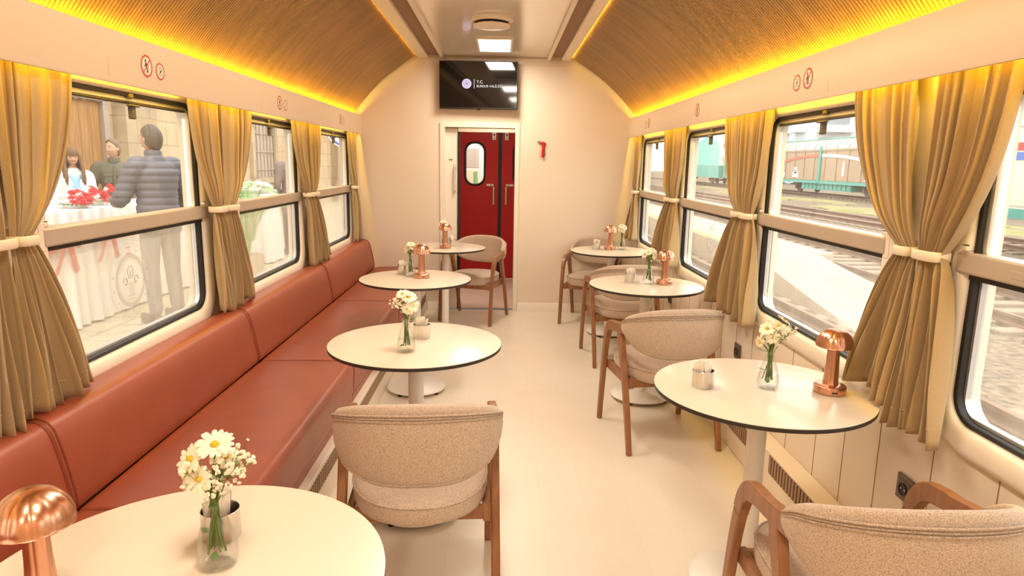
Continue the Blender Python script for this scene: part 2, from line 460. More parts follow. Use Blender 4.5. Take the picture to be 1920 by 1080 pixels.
# light from the tapes: thin strips that lie on the emitting face of each tape
area('cove_tape_light', (-1.383, YM, 1.8675), .014, LN, (pi, 0, 0), LEDC, COVE_LO)
area('cove_tape_light', (1.237, YM, 1.8775), .014, LN, (pi, 0, 0), LEDC, COVE_LO)
area('cove_tape_light', (-.8115, YM, 2.440), .012, LN, (0, radians(84), 0), LEDC, COVE_HI)
area('cove_tape_light', (.6285, YM, 2.440), .012, LN, (0, radians(-84), 0), LEDC, COVE_HI)
area('curtain_tape_light', (-1.3705, YM, 1.781), .008, LN, (0, radians(26), 0), (1, .6, .02), CURT)
area('curtain_tape_light', (1.2255, YM, 1.789), .008, LN, (0, radians(-26), 0), (1, .6, .02), CURT)

# ---- end wall with the doorway
DX0, DX1, DZ = -.555, .122, 1.79
mb = MB()
mb.box(XL - .05, DX0, YE, YE + .10, 0, 2.52); mb.box(DX1, XR + .05, YE, YE + .10, 0, 2.52); mb.box(DX0, DX1, YE, YE + .10, DZ, 2.52)
mb.cur = 1
for x in (-.602, .15): mb.box(x - .0008, x + .0008, YE - .0006, YE, 1.83, 2.42)
mb.box(.16, .62, YE - .0006, YE, 2.3695, 2.371)
struct('wall_end', mb, [M['wall'], bpy.data.materials['pelmet_seam']])
mb = MB().box(-.55, .43, YE - .012, YE, 2.405, 2.440)
mb.box(-.55, .43, YE - .02, YE, 2.425, 2.432)
struct('trim_11', mb, M['white'], bevel=.003)
struct('wall_rear', MB().box(XL - .05, XR + .05, YB - .1, YB, 0, 2.52), M['wall'])
bbp = [(0, 0), (-.014, 0), (-.014, .066), (-.010, .072), (-.010, .082), (-.005, .09), (0, .09)]
mb = MB().loops([[(x, YE + a, z) for a, z in bbp] for x in (.168, XR - .09)], True, True, True)
struct('baseboard_end', mb, M['white'])
mb = MB().loops([[(x, YE + a, z) for a, z in bbp] for x in (-.73, -.605)], True, True, True)
struct('baseboard_end_bench', mb, M['white'])
# door frame
mb = MB()
def framebox(m, x0, x1, z0, z1): m.box(x0, x1, YE - .016, YE + .10, z0, z1)
framebox(mb, -.602, DX0 + .001, 0, DZ + .045); framebox(mb, DX1 - .001, .164, 0, DZ + .045); framebox(mb, DX0, DX1, DZ, DZ + .045)
fr = struct('door_1', mb, M['white'], bevel=.004)
lf = MB().box(-.70, -.436, YE + .042, YE + .075, .01, DZ - .002)
lf.cur = 1; lf.box(-.445, -.434, YE + .0405, YE + .0425, .01, DZ - .01); lf.cur = 2; lf.box(-.436, -.408, YE + .036, YE + .08, .01, DZ - .002)
lf.build('sliding_leaf', [M['white'], M['chrome'], M['blackrub']], fr, label='cream sliding door leaf half open', bevel=.002)
h = MB().tube(cr([(-.462, YE + .042, 1.42), (-.462, YE + .012, 1.415), (-.462, YE + .008, 1.39), (-.462, YE + .008, 1.21), (-.462, YE + .012, 1.185), (-.462, YE + .042, 1.18)], 4), .008, 10)
for z in (1.42, 1.18): h.box(-.472, -.452, YE + .036, YE + .043, z - .018, z + .018)
h.build('door_handle', M['chrome'], fr)
a = MB().box(-.528, -.478, YE + .0405, YE + .0418, 1.474, 1.498); a.cur = 1
a.box(-.522, -.498, YE + .0398, YE + .0406, 1.482, 1.489); a.prism([(-.498, 1.476), (-.482, 1.4855), (-.498, 1.495)], YE + .0398, YE + .0406, 'y')
a.build('arrow_sticker', [M['white'], M['signblack']], fr)
t = MB().box(DX0, DX1, YE + .02, YE + .11, 0, .006); t.cur = 1
for k in range(4): t.box(DX0, DX1, YE + .03 + k * .02, YE + .036 + k * .02, .006, .008)
t.build('threshold', [M['alu'], mat('blue_grey_threshold', (.30, .40, .42), .4)], fr)
pc = MB().box(-.43, DX1, YE + .03, YE + .09, 1.752, 1.79)
pc.build('door_rail', M['chrome'], fr)
# vestibule behind
VY = 8.42
mb = MB(); mb.box(-.80, -.70, YE + .1, VY + 1.3, 0, 2.2); struct('wall_vestibule_left', mb, M['wall'])
mb = MB(); mb.box(.42, .52, YE + .1, VY + 1.3, 0, 2.2); struct('wall_vestibule_right', mb, M['wall'])
struct('floor_vestibule', MB().box(-.8, .52, YE + .11, VY + 1.3, -.06, 0), mat('vestibule_floor', (.74, .58, .49), .4))
struct('ceiling_vestibule', MB().box(-.8, .52, YE + .1, VY + 1.3, 2.1, 2.16), M['white'])
mb = MB(); mb.box(-.70, .42, VY - .01, VY + .06, 1.845, 2.1); struct('trim_12', mb, M['white'])
struct('wall_far_car', MB().box(-.8, .52, VY + 1.2, VY + 1.25, 0, 2.2), mat('next_car_wall', (.80, .80, .76), .6))
# double red door: two leaves with oval windows
def red_leaf(idx, x0, x1, wx0, wx1, hx, hinge):
    m = MB()
    outer = rrect(x0, x1, .012, 1.842, .0005); inner = rrect(wx0, wx1, 1.20, 1.70, .10)
    m.loops([[(x, VY, z) for x, z in outer], [(x, VY, z) for x, z in inner], [(x, VY + .04, z) for x, z in inner], [(x, VY + .04, z) for x, z in outer]], True, wrap=True)
    o = struct('door_%d' % idx, m, M['red'])
    g = MB(); a = rrect(wx0 - .022, wx1 + .022, 1.178, 1.722, .115); b = rrect(wx0 + .004, wx1 - .004, 1.204, 1.696, .10); c = rrect(wx0 - .012, wx1 + .012, 1.188, 1.712, .11)
    g.loops([[(x, VY, z) for x, z in a], [(x, VY - .012, z) for x, z in c], [(x, VY - .012, z) for x, z in b], [(x, VY + .02, z) for x, z in b]], True)
    g.build('window_gasket', M['blackrub'], o)
    p = MB(); q = [(x, VY + .02, z) for x, z in b]; p.v = q; p.face(range(len(q))); p.build('door_pane', M['glass_upper'], o)
    k = MB().tube(cr([(hx, VY, 1.165), (hx, VY - .035, 1.16), (hx, VY - .04, 1.13), (hx, VY - .04, 1.0), (hx, VY - .035, .965), (hx, VY, .96)], 4), .011, 10)
    for z in (1.165, .955): k.lathe([(.02, -.006), (.02, .006)], 14, (hx, VY - .006, z))
    k.build('door_handle', M['chrome'], o)
    k = MB().box(min(hx, hx + hinge * .09), max(hx, hx + hinge * .09), VY - .004, VY, 1.18, 1.205); k.cur = 1
    k.box(hx + hinge * .02 - (.025 if hinge < 0 else 0), hx + hinge * .02 + (.025 if hinge > 0 else 0), VY - .005, VY - .003, 1.188, 1.197)
    k.build('arrow_sticker', [M['white'], M['signblack']], o)
    k = MB().box(hx - .022, hx + .022, VY - .012, VY, 1.745, 1.835); k.cur = 1; k.box(hx - .010, hx + .010, VY - .016, VY - .011, 1.79, 1.82); k.box(hx - .006, hx + .006, VY - .016, VY - .011, 1.755, 1.77)
    k.build('door_latch', [M['chrome'], M['taupedark']], o)
red_leaf(2, -.66, -.052, -.452, -.228, -.105, -1)
red_leaf(3, -.006, .42, .15, .36, .050, 1)
struct('trim_13', MB().box(-.052, -.006, VY + .006, VY + .05, 0, 1.845), M['blackrub'])
area('vestibule_fill_light', (-.15, 7.4, 2.09), .3, .3, (0, 0, 0), (1, .88, .75), 5)  # added light without a fixture, brightens the vestibule
area('next_car_fill_light', (-.15, 9.0, 2.09), .4, .4, (0, 0, 0), (1, .97, .92), 14)  # added light, brightens the panel seen through the oval panes
m_ = MB().box(-.55, -.33, VY + 1.19, VY + 1.2, 1.40, 1.66); m_.cur = 1; m_.box(-.50, -.34, VY + 1.188, VY + 1.19, 1.10, 1.36)
m_.cur = 2; m_.box(-.41, -.35, VY + 1.185, VY + 1.188, 1.16, 1.34)
tag(m_.build('notice_board', [mat('grey_board', (.45, .44, .40), .6), mat('board_sill', (.8, .75, .55), .6), mat('board_green', (.2, .45, .2), .6)]), 'grey and white notice board behind the oval window of the red door', 'notice board')

# ---- windows
def window(idx, xw, s, y0, y1, side, emblem):
    X = lambda d: xw - s * d
    ZW0, ZW1 = zlev(s, .757), zlev(s, 1.695)
    w = thing('window_%d' % idx, kind='structure')
    def sweep(prof, a=y0, b=y1, z0=ZW0, z1=ZW1, r=.085):
        return [[(X(d), y, z) for y, z in rrect(a - m, b + m, z0 - m, z1 + m, max(.004, r + m))] for m, d in prof]
    MB().loops(sweep([(0, -.045), (0, .006), (.004, .016), (.014, .024), (.03, .028), (.058, .028), (.072, .024), (.082, .014), (.085, 0)])).build('surround', M['white'], w, smooth=60)
    MB().loops(sweep([(.002, -.03), (.002, .004), (-.004, .010), (-.012, .006), (-.015, -.002), (-.015, -.03)])).build('window_gasket', M['blackrub'], w)
    zr0, zr1 = zlev(s, 1.180), zlev(s, 1.238)
    # upper sash frame
    MB().loops(sweep([(-.013, -.01), (-.013, -.004), (-.022, -.002), (-.030, -.004), (-.034, -.012), (-.034, -.035)], z0=zr0 + .01, r=.07), True).build('sash_frame', M['alu'], w)
    q = [(X(-.028), y, z) for y, z in rrect(y0 + .03, y1 - .03, zr0 + .02, ZW1 - .03, .04)]
    m = MB(); m.v = q; m.face(range(len(q))); m.build('upper_pane', M['glass_upper'], w)
    MB().loops(sweep([(-.013, -.03), (-.013, -.012), (-.024, -.012), (-.026, -.03)], z1=zr1, r=.07), True).build('lower_frame', M['alu'], w)
    q = [(X(-.024), y, z) for y, z in rrect(y0 + .018, y1 - .018, ZW0 + .018, zr1 - .03, .06)]
    m = MB(); m.v = q; m.face(range(len(q))); lp = m.build('lower_pane', M['glass_lower_yard' if s > 0 else 'glass_lower'], w)
    # top bar and clip
    MB().box(min(X(-.030), X(-.006)), max(X(-.030), X(-.006)), y0 + .045, y1 - .045, ZW1 - .040, ZW1 - .006).build('top_bar', M['bar'], w, bevel=.005)
    yc = (y0 + y1) / 2 + (.02 if s < 0 else .0)
    c = MB()
    c.box(min(X(-.010), X(.012)), max(X(-.010), X(.012)), yc - .016, yc + .016, ZW1 - .02, ZW1 - .002)
    c.box(min(X(.006), X(.024)), max(X(.006), X(.024)), yc - .036, yc + .036, ZW1 - .052, ZW1 - .044)
    c.box(min(X(.0), X(.018)), max(X(.0), X(.018)), yc - .014, yc + .014, ZW1 - .098, ZW1 - .046)
    c.build('window_latch', M['bar'], w, bevel=.003)
    # rail
    r = MB(); r.box(min(X(-.03), X(.034)), max(X(-.03), X(.034)), y0 - .035, y1 + .03, zr0, zr1)
    ro = r.build('rail', M['taupe'], w, bevel=.007, bseg=3)
    r = MB(); r.box(min(X(-.03), X(.014)), max(X(-.03), X(.014)), y0 + .004, y1 - .004, zr0 - .016, zr0 + .002); r.build('rail_seal', M['blackrub'], w)
    yl = y1 - .20
    MB().box(min(X(.033), X(.0352)), max(X(.033), X(.0352)), yl - .022, yl + .022, zr0 + .016, zr0 + .036).build('rail_label', M['taupe'], ro, bevel=.0008)
    for ye, sg in ((y1 + .022, 1), (y0 - .027, -1)):
        b = MB()
        pr = [(ye, zr0 - .012), (ye + sg * .03, zr0 - .012), (ye + sg * .03, zr1 + .006), (ye + sg * .018, zr1 + .018), (ye - sg * .022, zr1 + .018), (ye - sg * .022, zr1 + .004), (ye, zr1 + .004)]
        b.prism(pr, min(X(0), X(.030)), max(X(0), X(.030)), 'x')
        bo = b.build('rail_bracket', M['wallpanel'], w, bevel=.003)
        e = MB()
        loop = [(ye + sg * .0315, zr0 - .012), (ye + sg * .0315, zr1 + .007), (ye + sg * .0185, zr1 + .0195), (ye - sg * .022, zr1 + .0195)]
        e.tube([(X(.024), y, z) for y, z in loop], .0026, 6); e.build('rail_bracket_seal', M['taupedark'], bo)
    if emblem:
        yc, zc, R = emblem
        d = MB()
        def ring(r0, r1):
            n = 48
            d.loops([[(X(-.0225), yc + q * cos(2 * pi * k / n), zc + q * sin(2 * pi * k / n)) for k in range(n)] for q in (r0, r1)], True)
        ring(R * .985, R); ring(R * .60, R * .72); ring(R * .56, R * .575); ring(R * .93, R * .94)
        def star(cy, cz, q):
            b = len(d.v); d.v += [(X(-.0225), cy + (q if k % 2 == 0 else q * .42) * sin(pi * k / 5), cz + (q if k % 2 == 0 else q * .42) * cos(pi * k / 5)) for k in range(10)]
            d.face([b + k for k in range(10)])
        for k in range(14):
            if k: star(yc + R * .83 * sin(2 * pi * k / 14), zc + R * .83 * cos(2 * pi * k / 14), R * .055)
        # centre: tall tower between two curled horns over a striped base
        for k in range(5): d.quad(*[(X(-.0225), yc + R * (-.13 + .06 * k + u), zc + R * v) for u, v in ((0, -.40), (.03, -.40), (.03, -.05), (0, -.05))])
        for q in (0, 1):
            d.quad(*[(X(-.0225), yc + R * u, zc + R * v) for u, v in ((-.2, -.43 - q * .08), (.2, -.43 - q * .08), (.2, -.40 - q * .08), (-.2, -.40 - q * .08))])
        for sg in (-1, 1):
            P = [(X(-.0225), yc + sg * R * (.25 + .11 * (1 - t * .6) * cos(t * 5.5)), zc + R * (-.02 + .14 * (1 - t * .6) * sin(t * 5.5))) for t in [i / 18 for i in range(19)]]
            d.tube(P, R * .018, 5)
        P = [(X(-.0225), yc + R * .13 * cos(t), zc + R * (.22 + .17 * sin(t))) for t in [2 * pi * i / 24 for i in range(25)]]
        d.tube(P, R * .012, 5)
        d.quad(*[(X(-.0225), yc + R * u, zc + R * v) for u, v in ((-.06, .1), (.06, .1), (0, .34), (0, .34001))])
        d.build('window_emblem', M['decal'], lp, label='pale round emblem with stars on the glass', smooth=0)
        d2 = MB()
        for i in range(3):
            for j in range(3):
                if (i + j) % 2 == 0 or i == 1:
                    d2.quad(*[(X(-.0222), yc + R * (-.12 + .085 * i + u), zc + R * (.70 + .08 * j + v)) for u, v in ((0, 0), (.06, .0), (.06, .055), (0, .055))])
        d2.build('emblem_mark', M['decalred'], lp, smooth=0)
for i, (a, b) in enumerate(WIN_R): window(i + 1, XR, 1, a, b, 'R', (4.19, 1.0, .115) if i == 3 else None)
for i, (a, b) in enumerate(WIN_L): window(i + 6, XL, -1, a, b, 'L', (2.63, .975, .148) if i == 2 else None)

# ---- low heater casings along both walls
def casing(label, xw, xf, zt, grilles, z0, z1):
    s = 1 if xf > xw else -1
    t = thing('heater_casing', label, 'heater casing', ((xw + xf) / 2, 0, 0))
    cx = (xw + xf) / 2
    mb = MB().box(min(xw, xf) - cx, max(xw, xf) - cx, YB + .02, YE - .002, 0, zt)
    mb.build('casing_body', M['wallpanel'], t, bevel=.004)
    for a, b in grilles:
        g = MB(); x = xf - cx
        g.box(min(x, x + s * .0012), max(x, x + s * .0012), a, b, z0, z1); g.cur = 1
        y = a + .004
        while y < b - .016:
            g.box(min(x, x + s * .005), max(x, x + s * .005), y, y + .018, z0, z1); y += .029
        g.build('slatted_grille', [M['slatdark'], M['slot']], t, smooth=0)
casing('long low cream heater casing with brown grilles along the panelled wall under the chairs', XR - .001, 1.22, .203, [(y, y + .44) for y in (-.3, .36, 1.02, 1.68, 2.34, 3.0, 3.66, 4.32, 4.98, 5.64)], .112, .192)
casing('long low cream heater casing with brown grilles under the red leather bench', XL + .001, -.737, .205, [(-.6, 1.1), (1.16, 6.42)], .120, .184)
# ---- bench
BP = [(-1.445, .42), (-1.445, .60), (-1.443, .66), (-1.420, .694), (-1.36, .704), (-1.322, .698), (-1.296, .674), (-1.277, .61), (-1.260, .52), (-1.250, .455), (-1.252, .425)]
SP = [(-1.252, .26), (-1.252, .40), (-1.235, .425), (-1.19, .432), (-1.0, .436), (-.82, .433), (-.778, .427), (-.760, .408), (-.757, .375), (-.762, .30), (-.766, .258), (-.80, .250), (-1.0, .25)]
def cushion(name, prof, y0, y1, par, ins=.010, m=None):
    P = [Vector((v.x, 0, v.y)) for v in cr([(a, b, 0) for a, b in prof], 3)]
    c = sum(P, Vector()) / len(P)
    def lp(y, k):
        out = []
        for p in P:
            d = p - c; L = d.length
            q = c + d * max(0, (L - k) / L); out.append((q.x, y, q.z))
        return out
    L = [lp(y0 + .0005, ins * 1.4), lp(y0 + .003, ins * .6), lp(y0 + .009, ins * .15), lp(y0 + .02, 0)]
    n = 10
    for i in range(1, n): L.append(lp(y0 + .02 + (y1 - y0 - .04) * i / n, -.002 * sin(pi * i / n)))
    L += [lp(y1 - .02, 0), lp(y1 - .009, ins * .15), lp(y1 - .003, ins * .6), lp(y1 - .0005, ins * 1.4)]
    return MB().loops(L, True, True, True).build(name, M['leather'], par, smooth=60)
secs = [(-1.18, .325), (.325, 1.835), (1.835, 3.345), (3.345, 4.875), (4.875, 6.525)]
blab = ['section of tan red leather wall bench behind the viewer, out of sight', 'section of red-brown leather bench beside the big round table with the copper lamp',
        'long red-brown leather bench section under the window with the puffer jacket man', 'red-brown leather bench section under the window with the palm fronds',
        'red-brown leather bench section that ends at the end wall']
for (a, b), lab in zip(secs, blab):
    t = thing('bench_section', lab, 'bench', (0, 0, 0), group=None)
    cushion('backrest', BP, a, b, t)
    cushion('seat', SP, a, b, t)
    p = MB().box(-1.25, -.770, a + .002, b - .002, .207, .248)
    p.build('front_panel', M['leather'], t, bevel=.004)
    for y in (a + .012, b - .012):
        q = [(x, y, z) for x, z in BP[3:]]
        MB().tube(cr(q, 4), .0034, 6).build('back_piping', M['piping'], t)
    q = [(x, b - .010, z) for x, z in SP[2:10]]
    MB().tube(cr(q, 4), .0024, 6).build('seat_piping', M['piping'], t)
# ---- curtains
def curtain(label, group, s, xw, top, tie, bot, zt, zb, npl, seed, ztie=1.218, xoff=(.054, .058, .085), flip=False, shape=2.3, skirt=.62, amp=(.021, .034)):
    rnd = random.Random(seed)
    ph = [rnd.uniform(-.5, .5) for _ in range(8)]
    yc = (tie[0] + tie[1]) / 2
    t = thing('curtain', label, 'curtain', (xw, yc, 0), group=group)
    NU, NV = npl * 14, 44
    def ease(z):
        if z >= ztie:
            k = (zt - z) / (zt - ztie); w = k ** shape * (1 - .15 * sin(pi * k)) ; return top, tie, min(1, w), k, 0
        k = (ztie - z) / (ztie - zb); return tie, bot, min(1, k ** skirt), k, 1
    def F(u, v):
        z0 = zt + (zb - zt) * v
        z = z0
        A, B, w, k, lo = ease(z)
        # uneven pleats
        uu = u + .042 * sin(2 * pi * (1.2 * u + ph[0])) + .018 * sin(2 * pi * (2.9 * u + ph[1])) + .02 * sin(2 * pi * (.8 * u + ph[7])) * v
        a = A[0] + (B[0] - A[0]) * w; b = A[1] + (B[1] - A[1]) * w
        wdt = abs(b - a); dd = .20 * wdt / npl; a += dd; b -= dd
        y = a + (b - a) * u
        if lo == 0:
            am = amp[0] * (1 - .25 * w) * (.55 + .75 * sin(6 * u + 2 * pi * ph[2]) ** 2); xo = xoff[0] + (xoff[1] - xoff[0]) * w
        else:
            am = amp[0] * .75 + (amp[1] - amp[0] * .75) * min(1, k * 1.4); am *= (.45 + .9 * sin(5.2 * u + 2 * pi * ph[3] + 1.5 * k) ** 2); xo = xoff[1] + (xoff[2] - xoff[1]) * k ** 1.3
        p = 2 * pi * npl * uu + ph[4] + .25 * sin(3 * v + 6 * u)
        f = sin(p); f = (abs(f) ** .75) * (1 if f > 0 else -1)
        pinch = math.exp(-((z - ztie) / .05) ** 2)
        x = xo + am * f * (1 - .35 * pinch) + .007 * sin(2 * pi * (u * 1.6 + ph[5])) * (1 - pinch)
        y += .22 * wdt / npl * cos(p) * (1 - .5 * pinch)
        # swelling of the bundle over the strap
        x += .012 * math.exp(-((z - ztie - .10) / .09) ** 2) * sin(pi * u)
        hz = .012 * sin(2 * pi * (u * 1.1 + ph[6])) * max(0, v - .7) / .3
        return (-s * x, y - yc, z + hz)
    mb = MB().grid(F, NU, NV)
    c = mb.build('curtain_cloth', M['curtain'], t, smooth=80, solid=.0022)
    # hem stitching
    hm = []
    for i in range(NU + 1):
        p = F(i / NU, 1 - .062 * 1.0 / (zt - zb) * .95); hm.append((p[0] - s * .0028, p[1], p[2]))
    MB().tube(hm, .0010, 4).build('hem_stitch', M['stitch'], c)
    # strap: flat band around the waist of the bundle
    w = abs(tie[1] - tie[0]) / 2
    L = []
    n = 28
    zo = .0145
    prof = [(0, -zo), (.0025, -zo + .003), (.0025, zo - .003), (0, zo), (-.002, zo - .004), (-.002, -zo + .004)]
    for dx, dz in prof:
        ring = []
        for k in range(n):
            a = 2 * pi * k / n
            cx = abs(cos(a)) ** .55 * (1 if cos(a) > 0 else -1); sx = abs(sin(a)) ** .7 * (1 if sin(a) > 0 else -1)
            ring.append((-s * (xoff[1] + .004) + (.033 + dx) * cx, (w - .001 + dx) * sx + (tie[0] + tie[1]) / 2 - yc, ztie + dz + .02 * 0))
        L.append(ring)
    MB().loops(L, True, wrap=True).build('tieback', M['strap'], t, smooth=60)
    hk = MB().box(min(-s * .0, -s * .05), max(-s * .0, -s * .05), (w), (w + .008), ztie - .03, ztie + .028)
    hk.build('tieback_hook', M['strap'], t, bevel=.003)
    return t
cu_r = 'tan curtains on the wood chair side'; cu_l = 'tan curtains over the red bench'
# wood chair side (y ranges are listed far edge first)
curtain('big tan curtain over the copper lamp table, the half closer to the end wall', None, 1, XR, (2.06, 2.435), (1.965, 2.04), (1.93, 2.235), 1.85, .752, 7, 11, xoff=(.054, .062, .095))
curtain('big tan curtain beside the white coach window, the half closer to the viewer', None, 1, XR, (1.64, 1.955), (1.835, 1.948), (1.715, 1.93), 1.85, .70, 6, 12, xoff=(.054, .062, .092))
curtain('tan curtain tied behind the middle wooden armchair, its half nearer the end wall', None, 1, XR, (3.50, 3.82), (3.45, 3.55), (3.42, 3.81), 1.85, .70, 6, 13)
curtain('tan curtain tied behind the middle wooden armchair, its half nearer the big copper lamp', None, 1, XR, (3.16, 3.50), (3.295, 3.43), (3.12, 3.46), 1.85, .68, 5, 14)
curtain('tan curtain between the two farther chair-side windows, its half next to the end window', None, 1, XR, (4.98, 5.30), (4.93, 5.05), (4.95, 5.42), 1.85, .80, 5, 15)
curtain('tan curtain between the two farther chair-side windows, its half with the smoother hem', None, 1, XR, (4.64, 4.96), (4.775, 4.90), (4.63, 4.97), 1.85, .76, 4, 16)
curtain('narrow tan curtain in the corner beside the end wall behind the white table, chair side', None, 1, XR, (6.12, 6.42), (6.20, 6.34), (6.06, 6.46), 1.85, .77, 4, 17)
curtain('tan curtain beside the chair-side window behind the viewer', None, 1, XR, (.36, .68), (.44, .60), (.36, .70), 1.85, .70, 5, 18)
# bench side
curtain('big tan curtain with one strap framing the window with three people outside', None, -1, XL, (1.875, 2.285), (1.868, 1.945), (1.83, 2.15), 1.84, .715, 7, 21, xoff=(.058, .080, .10), amp=(.012, .03))
curtain('big tan curtain over the bench cut by the picture edge, half of the tied pair', None, -1, XL, (1.56, 1.89), (1.76, 1.86), (1.62, 1.87), 1.84, .71, 5, 22, xoff=(.058, .080, .10), amp=(.012, .03))
curtain('tan curtain beside the puffer jacket man, half of the pair over the bench', None, -1, XL, (3.01, 3.37), (3.19, 3.30), (3.16, 3.40), 1.84, .715, 6, 23, xoff=(.058, .078, .088), amp=(.012, .028))
curtain('tan curtain beside the palm fronds window, half of the pair over the bench', None, -1, XL, (3.362, 3.82), (3.318, 3.45), (3.36, 3.62), 1.84, .715, 7, 24, xoff=(.058, .078, .088), amp=(.012, .028))
curtain('tan curtain over the bench seam next to the palm fronds window, darker half', None, -1, XL, (4.47, 4.865), (4.72, 4.83), (4.76, 4.95), 1.84, .712, 6, 25, xoff=(.058, .078, .088), amp=(.012, .028))
curtain('tan curtain over the bench seam next to the blue round sign window', None, -1, XL, (4.872, 5.28), (4.845, 4.97), (4.9, 5.28), 1.84, .712, 6, 26, xoff=(.058, .078, .088), amp=(.012, .028))
curtain('narrow tan curtain in the corner at the end of the red bench', None, -1, XL, (6.08, 6.46), (6.24, 6.40), (6.24, 6.47), 1.84, .72, 4, 27, xoff=(.058, .078, .088), amp=(.012, .028))
TZ = .735
# ------------------------------------------------------------------ tables
def make_table():
    t = thing('round_table', 'x', 'table')
    R = .35
    MB().lathe([(0, TZ - .0045), (R - .002, TZ - .0045), (R - .0005, TZ - .002), (R - .001, TZ - .0004), (R - .0025, TZ), (0, TZ)], 96).build('table_top', M['hpl'], t)
    MB().lathe([(0, TZ - .017), (R - .006, TZ - .017), (R - .001, TZ - .0145), (R + .0002, TZ - .0045), (R - .001, TZ - .0015), (R - .004, TZ - .0046), (0, TZ - .0046)], 96).build('top_edge', M['edge'], t, label='black edge of the table top')
    MB().lathe([(.0, .03), (.033, .03), (.0315, .05), (.0315, TZ - .03), (.0, TZ - .03)], 32).build('pole', M['whitesteel'], t)
    MB().lathe([(0, TZ - .032), (.11, TZ - .032), (.115, TZ - .026), (.115, TZ - .0172), (0, TZ - .0172)], 32).build('top_plate', M['whitesteel'], t)
    MB().lathe([(0, .018), (.183, .018), (.187, .021), (.187, .026), (.180, .031), (.06, .040), (.040, .050), (0, .050)], 64).build('base', M['whitesteel'], t)
    for k in range(4):
        a = radians(45 + 90 * k + 12)
        MB().lathe([(0, 0), (.013, 0), (.014, .004), (.008, .008), (.008, .0185), (0, .0185)], 14, (.162 * cos(a), .162 * sin(a), 0)).build('foot', M['blackrub'], t)
    return t
TAB = {
 'L1': (-.548, 1.050, 'big round cream table cut by the picture edge, with copper lamp and vase'),
 'L2': (-.343, 2.628, 'round cream table carrying a vase but no lamp, before the aisle armchair'),
 'L3': (-.538, 4.150, 'round cream table by the red bench with copper lamp, vase and steel cup close together'),
 'L4': (-.486, 5.764, 'small far round table in front of the armchair at the red door'),
 'R1': (.874, 2.108, 'large round white table with copper lamp beside the big tan curtains'),
 'R2': (.902, 4.049, 'round white table with copper lamp, second in the row along the panelled wall'),
 'R3': (.952, 5.689, 'small far round white table in the corner under the end curtain'),
}
tab0 = make_table(); first = True
for k, (x, y, lab) in TAB.items():
    o = tab0 if first else dup(tab0)
    first = False
    o.location = (x, y, 0); o['label'] = lab; o['group'] = 'round cafe tables'

